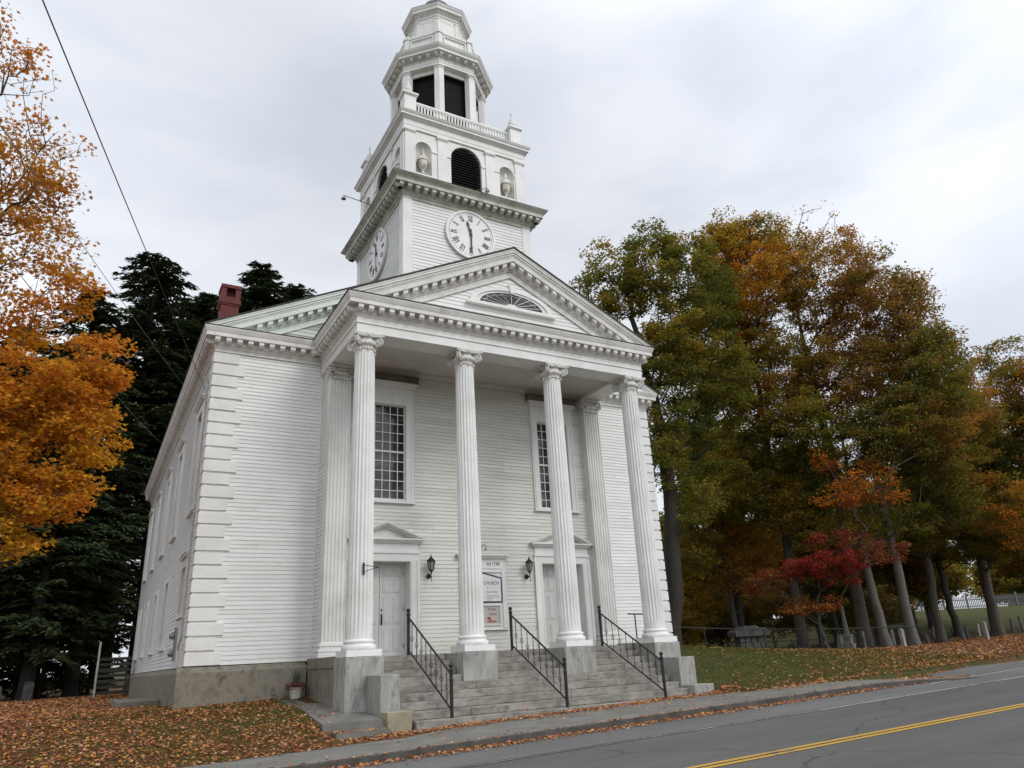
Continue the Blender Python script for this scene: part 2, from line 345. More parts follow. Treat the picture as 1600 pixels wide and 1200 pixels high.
# --- foundation (blocks with a weathered ledge)
b = MB(); d = 0.24
def ledge(b, axis, a0, a1, base, out_, zb, ztop=-0.02, zk=-0.17):
    # profile across the wall: base = wall plane coordinate, out_ = sign outward
    prof = [(base+0.1*-out_, zb), (base+out_*d, zb), (base+out_*d, zk), (base+out_*0.02, ztop), (base-out_*0.1, ztop)]
    b.prism(prof, axis, a0, a1)
ledge(b, 0, XL-d+0.01, -0.47, YM, -1, -1.4); bR = MB(); ledge(bR, 0, 10.37, XR+d-0.01, YM, -1, -1.4)
for y0, y1 in ((YM-d+0.004, 6.0), (6.02, 9.3), (9.33, 14.4), (14.43, 20.0), (20.03, YB)):
    ledge(b, 1, y0, y1, XL, -1, -1.5)
    ledge(bR, 1, y0, y1, XR, 1, -1.5)
part(b, 'foundation', M['foundation'], bevel=0.012); part(bR, 'foundation', M['foundation'], bevel=0.012)
b = MB()
for sx in (0, 1):
    x0, x1 = (-0.45, -0.1) if sx == 0 else (10.0, 10.35)
    b.box(x0-0.03*(1-sx), x1+0.03*sx, 0.52, 3.36, -0.24, 0.05); b.box(x0, x1, 0.52, 3.36, -1.5, -0.245)
b.box(-0.1, 10.0, 0.66, 3.6, -1.2, -0.005)
part(b, 'porch_base', M['foundation'], bevel=0.01)

# --- entablature sweeps
def offpath(path, o):
    res = []
    for i, p in enumerate(path):
        def nrm(a, c): dx, dy = c[0]-a[0], c[1]-a[1]; l = math.hypot(dx, dy); return (dy/l, -dx/l)
        n1 = nrm(path[i-1], p) if i > 0 else nrm(p, path[1]); n2 = nrm(p, path[i+1]) if i < len(path)-1 else n1
        if i > 0 and i < len(path)-1:
            k = 1+n1[0]*n2[0]+n1[1]*n2[1]; q = ((n1[0]+n2[0])/k, (n1[1]+n2[1])/k)
        else: q = n1
        res.append((p[0]-q[0]*o, p[1]-q[1]*o))
    return res
def sweep(b, path, prof, mi=0, closed=False):
    if closed: path = [path[-1]]+list(path)+[path[0]]
    cols = [offpath(path, o) for o, z in prof]
    rg = range(1, len(path)-1) if closed else range(len(path))
    rg = list(rg); v = []
    for i in rg:
        for j, (o, z) in enumerate(prof): v.append((cols[j][i][0], cols[j][i][1], z))
    n = len(prof); k = len(rg); f = []
    for i in range(k if closed else k-1):
        i2 = (i+1) % k
        for j in range(n-1): f.append((i*n+j, i*n+j+1, i2*n+j+1, i2*n+j))
    return b.add(v, f, mi)
def modillions(b, path, o0, o1, z0, z1, wd, sp, closed=False, inset=0.0, mi=0):
    pts = list(path)+([path[0]] if closed else [])
    for a, c in zip(pts, pts[1:]):
        dx, dy = c[0]-a[0], c[1]-a[1]; l = math.hypot(dx, dy); dx /= l; dy /= l; nx, ny = -dy, dx
        cnt = max(1, int(round((l+2*inset)/sp)))
        for i in range(cnt+1):
            s_ = -inset + (l+2*inset)*i/cnt
            if s_ < -0.5 or s_ > l+0.5: continue
            def P(u, o, z): return (a[0]+dx*(s_+u)+nx*o, a[1]+dy*(s_+u)+ny*o, z)
            h = wd/2; zz = z0+(z1-z0)*0.35
            v = [P(-h, o0, z0), P(h, o0, z0), P(h, o1*0.75+o0*0.25, z0), P(-h, o1*0.75+o0*0.25, z0), P(h, o1, zz), P(-h, o1, zz), P(h, o1, z1), P(-h, o1, z1), P(h, o0, z1), P(-h, o0, z1)]
            b.add(v, [(0, 1, 2, 3), (3, 2, 4, 5), (5, 4, 6, 7), (1, 8, 6, 4, 2), (0, 3, 5, 7, 9)], mi)
# outward is to the left of travel, so walk from the right rear to the left rear
def flip(p): return [tuple(q) for q in p[::-1]]
yf = YM-0.06
full = flip([(XL-0.05, YB+0.1), (XL-0.05, yf), (-0.38, yf), (-0.38, -0.38), (10.28, -0.38), (10.28, yf), (XR+0.05, yf), (XR+0.05, YB+0.1)])
def neg(prof): return [(-o, z) for o, z in prof]
# offpath moves against the right-hand normal; profile offsets are given outward
CPROF = [(0.0, 9.56), (0.03, 9.57), (0.05, 9.62), (0.09, 9.67), (0.10, 9.68), (0.10, 9.865), (0.33, 9.865), (0.33, 9.995), (0.345, 10.005), (0.355, 10.03), (0.385, 10.10), (0.40, 10.14), (0.40, 10.18), (-0.05, 10.215)]
b = MB(); sweep(b, full, CPROF)
modillions(b, full[1:-1] and full, 0.10, 0.30, 9.69, 9.862, 0.155, 0.325, inset=-0.02)
part(b, 'cornice', M['cornice'])
b = MB()
portico = flip([(-0.38, yf+0.02), (-0.38, -0.38), (10.28, -0.38), (10.28, yf+0.02)])
sweep(b, portico, [(-0.76, 9.30), (-0.76, 9.08), (0.0, 9.08), (0.0, 9.355), (0.035, 9.365), (0.035, 9.39), (0.012, 9.40), (0.012, 9.565)])
part(b, 'entablature', M['paint'])
b = MB()
sweep(b, flip([(XL-0.05, YB+0.1), (XL-0.05, yf), (-0.40, yf)]), [(-0.04, 9.46), (0.0, 9.46), (0.0, 9.52), (0.012, 9.53), (0.012, 9.56)])
sweep(b, flip([(10.30, yf), (XR+0.05, yf), (XR+0.05, YB+0.1)]), [(-0.04, 9.46), (0.0, 9.46), (0.0, 9.52), (0.012, 9.53), (0.012, 9.56)])
part(b, 'frieze', M['paint'])
b = MB(); b.box(-0.3, 10.2, 0.3, YP+0.1, 9.27, 9.31); sweep(b, [(10.15, YP-0.03), (-0.25, YP-0.03)], [(0, 9.12), (0.05, 9.14), (0.12, 9.24), (0.12, 9.268)])
part(b, 'portico_ceiling', M['soffit'])

# --- gables
def gable(ymouth, xl, xr, apex, slope, tympy, nm, mats, wallmats, ybackroof, lo=10.2):
    c = (xl+xr)/2
    def zt(x): return apex-slope*abs(x-c)
    def chev(b, a, d2, y0, y1, mi=0):
        xa = c-(apex-a-lo)/slope; xb = c-(apex-d2-lo)/slope
        b.prism([(xa, lo), (c, apex-a), (2*c-xa, lo), (2*c-xb, lo), (c, apex-d2), (xb, lo)], 1, y0, y1, mi)
    b = MB()
    chev(b, 0.0, 0.06, ymouth, tympy); chev(b, 0.06, 0.14, ymouth+0.015, tympy); chev(b, 0.14, 0.22, ymouth+0.05, tympy)
    chev(b, 0.22, 0.27, ymouth+0.075, tympy); chev(b, 0.27, 0.45, ymouth+0.09, tympy)
    chev(b, 0.45, 0.66, ymouth+0.30, tympy-0.004); chev(b, 0.66, 0.72, ymouth+0.33, tympy-0.008); chev(b, 0.72, 0.95, ymouth+0.37, tympy-0.012)
    n = int((c-xl)/0.325)
    for i in range(-n+1, n):
        x = c+i*0.325
        if zt(x)-0.66 < lo+0.05: continue
        h = 0.08; zz = lambda q: zt(q)-0.455
        v = []
        for q in (x-h, x+h):
            for (yy, dz) in ((ymouth+0.30, -0.185), (ymouth+0.18, -0.185), (ymouth+0.12, -0.12), (ymouth+0.12, 0), (ymouth+0.30, 0)):
                v.append((q, yy, zz(q)+dz))
        b.add(v, [(0, 1, 2, 3, 4), (9, 8, 7, 6, 5)]+[(j, j+5, (j+1) % 5+5, (j+1) % 5) for j in range(5)])
    rk = part(b, nm, mats)
    b = MB(); clap(b, 0, 0, lo, apex, F(tympy+0.02), lim=lambda z: (c-max(0, (apex-0.8-z)/slope), c+max(0, (apex-0.8-z)/slope)), e=0.135)
    part(b, nm+'_siding', wallmats)
    b = MB(); t = 0.05
    b.prism([(xl-0.02, lo-0.03), (c, apex+0.012), (xr+0.02, lo-0.03), (xr+0.02, lo+t-0.03), (c, apex+t+0.012), (xl-0.02, lo+t-0.03)], 1, ymouth-0.03, ybackroof)
    part(b, 'roof', M['roof'])
gable(-0.78, -0.78, 10.68, 12.97, 0.487, -0.36, 'pediment', M['cornice'], CLP, 8.6)
gable(yf-0.40, XL-0.45, XR+0.45, 14.57, 0.4798, yf-0.0, 'rear_gable', M['palegreen'], [M['greenpaint'], M['clapedge']], YB+0.5)
# flashing strips on the horizontal cornice
b = MB(); b.box(-0.80, 10.70, -0.80, -0.76, 10.18, 10.205); b.box(-0.80, -0.76, -0.76, yf-0.4, 10.18, 10.205); b.box(XL-0.47, -0.8, yf-0.42, yf-0.38, 10.183, 10.203); part(b, 'flashing', M['roof'])

# --- fanlight
b = MB(); cx, cz, rx, rz_ = MX, 10.86, 1.22, 0.50
def ell(a, sx, sz): return (cx+sx*math.cos(a), cz+sz*math.sin(a))
K = 28
for i in range(K):
    a0, a1 = math.pi*i/K, math.pi*(i+1)/K
    for s0, s1, y in ((1.0, 1.13, -0.43), (1.13, 1.30, -0.47)):
        p = [ell(a0, rx*s0, rz_*s0*1.02), ell(a1, rx*s0, rz_*s0*1.02), ell(a1, rx*s1, rz_*(s1*1.22-0.20)), ell(a0, rx*s1, rz_*(s1*1.22-0.20))]
        b.prism(p, 1, y, -0.34)
b.box(cx-1.72, cx+1.72, -0.52, -0.34, 10.74, 10.80); b.box(cx-1.60, cx+1.60, -0.49, -0.34, 10.80, 10.86)
b.prism([(cx-0.07, 11.36), (cx+0.07, 11.36), (cx+0.12, 11.68), (cx-0.12, 11.68)], 1, -0.52, -0.34)
fan = part(b, 'fanlight', M['paint'])
b = MB(); b.prism([ell(math.pi*i/24, rx, rz_) for i in range(25)], 1, -0.395, -0.385); b.xf(CH); b.build('pane', M['glass'], fan)
b = MB()
for i in range(1, 10):
    a = math.pi*i/10; p0 = Vector((cx+0.2*math.cos(a), -0.41, cz+0.1*math.sin(a))); q = ell(a, rx, rz_); b.tube([p0, (q[0], -0.41, q[1])], 0.013, 4)
    a2 = math.pi*(i+1)/10; q2 = ell(a2, rx*0.93, rz_*0.93); q1 = ell(a, rx*0.93, rz_*0.93); qm = ell((a+a2)/2, rx*0.84, rz_*0.84)
    b.tube([(q1[0], -0.41, q1[1]), (qm[0], -0.41, qm[1]), (q2[0], -0.41, q2[1])], 0.010, 4)
b.lathe([(0.22, -0.41), (0.22, -0.40)], (0, 0, 0), 2) if False else None
b.prism([(cx+0.24*math.cos(math.pi*i/12), cz+0.12*math.sin(math.pi*i/12)) for i in range(13)], 1, -0.425, -0.40)
b.xf(CH); b.build('muntin', M['paint'], fan)

# --- columns
def fluted(r0, r1, z0, z1, nf=20):
    b = MB(); rows = 14; per = 6; n = nf*per; v = []
    for j in range(rows+1):
        t = j/rows; z = z0+(z1-z0)*t
        r = r0+(r1-r0)*(t**1.6)
        fl = 1.0
        for i in range(n):
            a = 2*math.pi*i/n; ph = (i % per)/per
            dep = 0.0 if ph == 0 or ph > 0.99 else math.sin(math.pi*(ph-0.1)/0.9) if ph > 0.1 else 0
            if j in (0, rows): dep = 0
            rr = r-0.040*dep*r/0.33
            v.append((rr*math.cos(a), rr*math.sin(a), z))
    f = [(j*n+i, j*n+(i+1) % n, (j+1)*n+(i+1) % n, (j+1)*n+i) for j in range(rows) for i in range(n)]
    # short plain ends
    b.add(v, f); return b
def torus_base(b, s=1.0):
    b.lathe([(0.40, 0.17), (0.435, 0.18), (0.455, 0.215), (0.455, 0.25), (0.435, 0.285), (0.40, 0.295), (0.385, 0.31), (0.385, 0.33), (0.395, 0.345), (0.41, 0.36), (0.41, 0.385), (0.395, 0.405), (0.37, 0.41), (0.355, 0.43)], n=32)
    b.box(-0.47, 0.47, -0.47, 0.47, 0.006, 0.17)
    return b
def spiral(b, O, e1, e2, r=0.13, turns=2.3, tr=0.018, s=1):
    pts = []; K = 34
    for i in range(K+1):
        t = i/K; a = s*(math.pi/2 - turns*2*math.pi*t)*1.0; rr = r*(1-t)**0.9+0.012
        pts.append(Vector(O)+Vector(e1)*(rr*math.cos(a))+Vector(e2)*(rr*math.sin(a)))
    b.tube(pts, [tr*(1-0.6*i/K) for i in range(K+1)], 5)
def capital(b, z=8.60, sc=1.0):
    b.lathe([(0.29, z-0.01), (0.32, z+0.005), (0.325, z+0.025), (0.30, z+0.04), (0.30, z+0.10), (0.345, z+0.15), (0.37, z+0.20), (0.35, z+0.25), (0.31, z+0.30), (0.30, z+0.40)], n=28)
    for k in range(16):
        a = 2*math.pi*(k+0.5)/16; b.sphere((0.355*math.cos(a), 0.355*math.sin(a), z+0.185), 0.042, 8, sz=1.4)
    for k in range(8):
        a = 2*math.pi*k/8; b.lathe([(0.012, 0.09), (0.02, 0.02), (0.032, -0.02), (0.03, -0.05), (0.008, -0.075)], (0.325*math.cos(a), 0.325*math.sin(a), z+0.01), 7)
    # abacus with hollowed sides
    pts = []
    for k in range(4):
        for t in np.linspace(0, 1, 7)[:-1]:
            a = np.array([0.47, -0.47]); q = np.array([0.47, 0.47]); p = a+(q-a)*t; p[0] -= 0.11*math.sin(math.pi*t)
            ca, sa = math.cos(k*math.pi/2), math.sin(k*math.pi/2); pts.append((p[0]*ca-p[1]*sa, p[0]*sa+p[1]*ca))
    b.prism([(x*0.97, y*0.97) for x, y in pts], 2, z+0.385, z+0.43); b.prism(pts, 2, z+0.43, z+0.478)
    for k in range(4):
        a = math.pi/4+k*math.pi/2; e = Vector((math.cos(a), math.sin(a), 0)); nn = Vector((-math.sin(a), math.cos(a), 0))
        O = e*0.43+Vector((0, 0, z+0.235))
        for s_ in (-1, 1):
            OO = O+nn*(0.035*s_); spiral(b, OO, e, Vector((0, 0, 1)), 0.150, 2.3, 0.022)
            b.tube([OO+Vector((0, 0, 0.15)), O*1.0+nn*0.05*s_-e*0.13+Vector((0, 0, 0.175)), O+nn*0.10*s_-e*0.27+Vector((0, 0, 0.11))], [0.024, 0.024, 0.02], 5)
        # scroll body
        K = 14; ring = [(0.128*math.cos(2*math.pi*i/K), 0.128*math.sin(2*math.pi*i/K)) for i in range(K)]
        v = [O+nn*s_*0.033+e*u+Vector((0, 0, q)) for s_ in (-1, 1) for u, q in ring]
        b.add(v, [tuple(range(K)), tuple(range(2*K-1, K-1, -1))]+[(i, i+K, (i+1) % K+K, (i+1) % K) for i in range(K)])
        b.sphere(O+nn*0.05, 0.03, 8); b.sphere(O-nn*0.05, 0.03, 8)
        # little flower in the middle of each abacus side
        a2 = k*math.pi/2; b.sphere((0.385*math.cos(a2), 0.385*math.sin(a2), z+0.42), 0.055, 8)
    return b
b = fluted(0.345, 0.292, 0.43, 8.61)
col = b.build('column', M['paint'], church, smooth=False); col.location = (0-MX, -3, 0)
cb = torus_base(MB()).build('column_base', M['paint'], col, smooth=False)
cp = capital(MB()).build('capital', M['cornice'], col)
for i in range(1, 4):
    dup(col, (i*SP-MX, -3, 0), parent=church)
for i in range(4):
    b = MB(); x = i*SP
    if i in (0, 3): b.box(x-0.50, x+0.52, -0.5, 0.515, -1.6, -0.006)
    else: b.box(x-0.54, x+0.52, -0.5, 0.60, -0.75, -0.006)
    part(b, 'pedestal', M['granite'], bevel=0.015)
# pilasters against the porch wall
def pilaster(x):
    b = MB(); y0 = 2.42; hw = 0.335
    prof = []
    nf = 6; wv = 2*hw/nf
    fr = [(x-hw, YP)]
    fr.append((x-hw, y0))
    for k in range(nf):
        u = x-hw+k*wv
        fr += [(u+wv*0.12, y0), (u+wv*0.26, y0+0.038), (u+wv*0.5, y0+0.052), (u+wv*0.74, y0+0.038), (u+wv*0.88, y0)]
    fr += [(x+hw, y0), (x+hw, YP)]
    b.prism(fr, 2, 0.46, 8.62)
    p = part(b, 'pilaster', M['paint'])
    b = MB(); b.box(x-0.47, x+0.47, 2.26, YP, 0.006, 0.17)
    for z0, z1, g in ((0.17, 0.20, 0.10), (0.20, 0.27, 0.125), (0.27, 0.30, 0.10), (0.30, 0.345, 0.06), (0.345, 0.41, 0.085), (0.41, 0.46, 0.03)): b.box(x-hw-g, x+hw+g, y0-g, YP, z0, z1)
    b.xf(CH); b.build('pilaster_base', M['paint'], p, bevel=0.02)
    b = MB(); b.box(x-hw-0.02, x+hw+0.02, y0-0.02, YP, 8.60, 8.66); b.box(x-hw, x+hw, y0, YP, 8.66, 9.0); b.box(x-hw-0.13, x+hw+0.13, y0-0.13, YP, 8.99, 9.07); b.box(x-hw-0.03, x+hw+0.03, y0-0.06, YP, 8.73, 8.84)
    for s_ in (-1, 1):
        O = Vector((x+s_*(hw+0.0), y0-0.07, 8.83)); spiral(b, O, (s_, 0, 0), (0, 0, 1), 0.15, 2.3, 0.024); b.prism([(O[0]+0.13*math.cos(q*math.pi/7), O[2]+0.13*math.sin(q*math.pi/7)) for q in range(14)], 1, y0-0.06, y0+0.1)
        O2 = Vector((x+s_*(hw+0.06), y0+0.0, 8.83)); spiral(b, O2, (0, -1, 0), (0, 0, 1), 0.14, 2.2, 0.022); b.sphere(O+Vector((0, -0.01, 0)), 0.03, 8)
    b.tube([(x-hw, y0-0.07, 8.98), (x-0.12, y0-0.03, 8.90), (x+0.12, y0-0.03, 8.90), (x+hw, y0-0.07, 8.98)], 0.022, 5)
    for u in (-0.2, 0.0, 0.2):
        b.lathe([(0.012, 0.09), (0.02, 0.02), (0.034, -0.02), (0.03, -0.05), (0.008, -0.075)], (x+u, y0-0.03, 8.62), 7); b.sphere((x+u, y0-0.05, 8.79), 0.05, 8)
    b.xf(CH); b.build('pilaster_capital', M['cornice'], p)
pilaster(0.0); pilaster(3*SP)

# --- windows: local frame, outward = -Y, origin at sill centre on the wall plane
def window(wd, ht, cols, rows, head='porch', case=0.27, mt=None, rec=0.05):
    mt = mt or M['paint']
    fr = MB(); h = wd/2
    fr.box(-h-case, -h, -0.07, 0.12, -0.02, ht); fr.box(h, h+case, -0.07, 0.12, -0.02, ht)
    fr.box(-h-case, h+case, -0.068, 0.12, ht, ht+0.28 if head != 'plain' else ht+0.14)
    fr.box(-h-case-0.03, h+case+0.03, -0.12, 0.10, -0.11, -0.022)
    fr.box(-h-case+0.05, -h-case+0.09, -0.09, -0.068, 0, ht+0.1); fr.box(h+case-0.09, h+case-0.05, -0.09, -0.068, 0, ht+0.1)
    o = fr.build('window', mt, church)
    if head == 'porch':
        hd = MB(); z = ht+0.28
        hd.box(-h-case+0.02, h+case-0.02, -0.06, 0, z, z+0.30)
        for a, z0, z1 in ((0.05, 0.30, 0.36), (0.09, 0.36, 0.42), (0.14, 0.42, 0.5)): hd.box(-h-case-a+0.04, h+case+a-0.04, -0.08-a, 0, z+z0, z+z1)
        q = hd.build('window_head', mt, o)
        g = MB(); g.box(-h-case-0.13, h+case+0.13, -0.25, 0, z+0.5, z+0.70); g.box(-h-case-0.16, h+case+0.16, -0.28, 0, z+0.70, z+0.735); g.build('head_cornice', M['darkhead'], o)
    elif head == 'side':
        hd = MB(); hd.box(-h-case-0.04, h+case+0.04, -0.14, 0, ht+0.28, ht+0.36); hd.box(-h-case-0.08, h+case+0.08, -0.18, 0, ht+0.36, ht+0.42); hd.build('window_head', mt, o)
    g = MB(); g.box(-h, h, rec+0.025, rec+0.03, 0, ht); g.build('pane', M['glass'], o)
    s = MB(); t = 0.012
    for i in range(1, cols): u = -h+wd*i/cols; s.box(u-t, u+t, rec-0.005, rec+0.02, 0, ht)
    for j in range(1, rows):
        z = ht*j/rows; t2 = 0.032 if j == rows//2 else t; y = -0.02 if j == rows//2 else -0.007
        s.box(-h, h, rec+y, rec+0.018, z-t2, z+t2)
    for u0, u1 in ((-h, -h+0.045), (h-0.045, h)): s.box(u0, u1, rec-0.012, rec+0.019, 0, ht)
    s.box(-h, h, rec-0.014, rec+0.0195, 0, 0.06); s.box(-h, h, rec-0.014, rec+0.0195, ht-0.05, ht)
    s.build('sash', mt, o)
    return o
w0 = window(1.32, 3.27, 5, 10); w0.location = (WINX[0]-MX, YP-3, 4.77); dup(w0, (WINX[1]-MX, YP-3, 4.77), parent=church)
w1 = window(1.30, 3.3, 4, 6, 'side', 0.2); w1.location = (XL-MX, sidewin[0]-3, 4.75); w1.rotation_euler.z = R(-90)
for y in sidewin[1:]: dup(w1, (XL-MX, y-3, 4.75), parent=church)
for y in sidewin: dup(w1, (XR-MX, y-3, 4.75), R(90), parent=church)
w2 = window(1.30, 2.3, 4, 4, 'plain', 0.2); w2.location = (XL-MX, sidewin[1]-3, 0.75); w2.rotation_euler.z = R(-90)
for y in sidewin[2:]: dup(w2, (XL-MX, y-3, 0.75), parent=church)
w3 = window(1.1, 1.45, 3, 4, 'side', 0.2); w3.location = (XL-MX, 6.0-3, 1.52); w3.rotation_euler.z = R(-90)
b = MB(); b.box(XL-0.07, XL+0.02, 5.3, 6.7, -0.01, 1.38); part(b, 'side_panel', M['paint'])

# --- doors
def door(x):
    hw = 0.85; ht = 2.82; rec = 0.48
    f = MB()
    for s_ in (-1, 1):
        a, c = sorted((s_*hw, s_*(hw+0.30))); f.box(a, c, -0.07, 0.02, 0, ht)
        a, c = sorted((s_*(hw+0.22), s_*(hw+0.31))); f.box(a, c, -0.10, -0.069, 0, ht+0.06)
        a, c = sorted((s_*(hw+0.03), s_*(hw+0.06))); f.box(a, c, -0.085, -0.069, 0, ht)
        a, c = sorted((s_*hw, s_*(hw+0.03))); f.box(a, c, 0.02, rec, 0, ht)      # reveals
    f.box(-hw-0.30, hw+0.30, -0.068, 0.02, ht, ht+0.24); f.box(-hw-0.31, hw+0.31, -0.10, 0.0, ht+0.24, ht+0.31)
    f.box(-hw-0.26, hw+0.26, -0.06, 0.0, ht+0.31, ht+0.56); f.box(-hw, hw, 0.02, rec, ht, ht+0.03)
    for z0, z1, g in ((0.56, 0.60, 0.02), (0.60, 0.65, 0.07), (0.65, 0.70, 0.13)): f.box(-hw-0.30-g, hw+0.30+g, -0.10-g, 0, ht+z0, ht+z1)
    o = f.build('door', M['paint'], church); o.location = (x-MX, YP-3, 0)
    p = MB(); zb = ht+0.70; W_ = hw+0.46; hh = 0.52
    p.prism([(-W_, zb), (W_, zb), (W_, zb+0.03), (0, zb+hh), (-W_, zb+0.03)], 1, -0.02, 0.0)
    for k, (a, y) in enumerate(((0.0, -0.24), (0.05, -0.20), (0.10, -0.13))):
        t = 0.055
        p.prism([(-W_+a*2.4, zb), (0, zb+hh-a), (W_-a*2.4, zb), (W_-a*2.4-t*2.6, zb), (0, zb+hh-a-t), (-W_+a*2.4+t*2.6, zb)], 1, y, -0.02)
    p.build('door_pediment', M['cornice'], o)
    for s_ in (-1, 1):
        l = MB(); a, c = sorted((s_*0.008, s_*0.848)); l.box(a, c, rec-0.05, rec, 0.02, ht)
        for (z0, z1) in ((0.18, 0.80), (0.98, 1.78), (1.92, 2.30), (2.42, 2.70)):
            for (u0, u1) in ((0.11, 0.36), (0.46, 0.71)):
                a, c = sorted((s_*u0, s_*u1))
                l.box(a, c, rec-0.062, rec-0.051, z0, z1); l.box(a+0.035, c-0.035, rec-0.075, rec-0.0625, z0+0.035, z1-0.035)
                for q in (a, c): l.box(q-0.012, q+0.012, rec-0.07, rec-0.0505, z0-0.012, z1+0.012)
                for q in (z0, z1): l.box(a, c, rec-0.069, rec-0.0506, q-0.012, q+0.012)
        lf = l.build('door_leaf', M['porchdoor'], o)
        hg = MB()
        for z in (0.3, 1.4, 2.5): hg.box(s_*0.80-0.012, s_*0.80+0.012, rec-0.07, rec-0.045, z-0.06, z+0.06)
        hg.build('hinge', M['meter'], lf)
        if s_ == 1:
            k = MB(); k.tube([(0.07, rec-0.07, 0.98), (0.07, rec-0.12, 1.02), (0.07, rec-0.13, 1.10), (0.07, rec-0.12, 1.18), (0.07, rec-0.07, 1.22)], 0.013, 6); k.box(0.05, 0.09, rec-0.078, rec-0.05, 0.93, 1.26); k.sphere((0.07, rec-0.07, 1.38), 0.028, 8); k.sphere((0.06, rec-0.08, 1.02), 0.03, 8)
            k.build('handle', M['iron'], lf)
    th = MB(); th.box(-hw, hw, -0.05, rec, -0.003, 0.025); th.build('threshold', M['granite'], o)
    return o
M['porchdoor'] = mat('door_paint', (0.66, 0.66, 0.63), 0.5, (0.58, 0.58, 0.55), 1.5)
door(DOORX[0]); door(DOORX[1])

# ------------------------------------------------------------------ clock tower
TC = 5.315; TW = 2.75
def sq(r): return [(MX+r, TC+r), (MX+r, TC-r), (MX-r, TC-r), (MX-r, TC+r)]
b = MB()
for P in (F(TC-TW), lambda u, z, o: (u, TC+TW+o, z)): clap(b, MX-TW, MX+TW, 11.6, 16.5, P, e=0.14)
clap(b, TC-TW, TC+TW, 11.0, 16.5, SL(MX-TW), e=0.14); clap(b, TC-TW, TC+TW, 11.0, 16.5, SR(MX+TW), e=0.14)
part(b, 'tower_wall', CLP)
for sx in (-1, 1):
    for sy in (-1, 1):
        b = MB(); x, y = MX+sx*TW, TC+sy*TW
        a, c = sorted((x+sx*0.04, x-sx*0.34)); a2, c2 = sorted((y+sy*0.04, y-sy*0.001)); b.box(a, c, a2, c2, 11, 16.5)
        a, c = sorted((x+sx*0.04, x+sx*0.001)); a2, c2 = sorted((y, y-sy*0.34)); b.box(a, c, a2, c2, 11, 16.5)
        part(b, 'corner_board', M['paint'])
b = MB()
sweep(b, sq(TW), [(0.0, 16.36), (0.05, 16.36), (0.05, 16.48), (0.08, 16.50), (0.12, 16.56), (0.14, 16.58), (0.14, 16.78), (0.46, 16.78), (0.46, 16.92), (0.48, 16.94), (0.50, 16.97), (0.58, 17.03), (0.62, 17.06), (0.62, 17.10), (0.0, 17.22)], closed=True)
modillions(b, sq(TW), 0.13, 0.42, 16.60, 16.778, 0.16, 0.335, closed=True, inset=0.22)
part(b, 'tower_cornice', M['mossy'])
b = MB(); sweep(b, sq(TW), [(0.635, 17.085), (0.635, 17.108), (0.0, 17.235), (-0.2, 17.235)], closed=True); part(b, 'tower_flashing', M['roof'])
# second stage with niches and louvred arch
U = 2.68; UF = TC-U
def arched(b, u0, u1, z0, z1, arches, P, th=0.05):
    # flat wall with round-headed openings; arches: (centre, half width, bottom, spring)
    xs = sorted(arches); cur = u0
    for (c, h, zb, zs) in xs:
        b.add([P(cur, z0, 0), P(c-h, z0, 0), P(c-h, z1, 0), P(cur, z1, 0)], [(0, 1, 2, 3)]); cur = c+h
        if zb > z0: b.add([P(c-h, z0, 0), P(c+h, z0, 0), P(c+h, zb, 0), P(c-h, zb, 0)], [(0, 1, 2, 3)])
        K = 14; arc = [(c-h*math.cos(math.pi*i/K), zs+h*math.sin(math.pi*i/K)) for i in range(K+1)]
        for i in range(K):
            a, d_ = arc[i], arc[i+1]
            b.add([P(a[0], a[1], 0), P(d_[0], d_[1], 0), P(d_[0], z1, 0), P(a[0], z1, 0)], [(0, 1, 2, 3)])
        full_ = [(c-h, zb)]+arc+[(c+h, zb)]
        for a, d_ in zip(full_, full_[1:]): b.add([P(a[0], a[1], 0), P(d_[0], d_[1], 0), P(d_[0], d_[1], -0.45), P(a[0], a[1], -0.45)], [(0, 1, 2, 3)])
    b.add([P(cur, z0, 0), P(u1, z0, 0), P(u1, z1, 0), P(cur, z1, 0)], [(0, 1, 2, 3)])
def face(i):   # four faces of a square of half width h: u runs left to right seen from outside
    a = i*math.pi/2
    def mk(h):
        ca, sa = math.cos(a), math.sin(a)
        return lambda u, z, o: (MX+u*ca+(h+o)*sa, TC+u*sa-(h+o)*ca, z)
    return mk
b = MB(); tr = MB()
def pbox(b, P, u0, u1, o0, o1, z0, z1):
    v = [P(u0, z0, o0), P(u1, z0, o0), P(u1, z0, o1), P(u0, z0, o1), P(u0, z1, o0), P(u1, z1, o0), P(u1, z1, o1), P(u0, z1, o1)]
    b.add(v, [(3,2,1,0),(4,5,6,7),(0,1,5,4),(1,2,6,5),(2,3,7,6),(3,0,4,7)])
NI = [(-1.88, 0.34, 17.75, 18.93), (0.0, 0.69, 17.3, 18.92), (1.88, 0.34, 17.75, 18.93)]
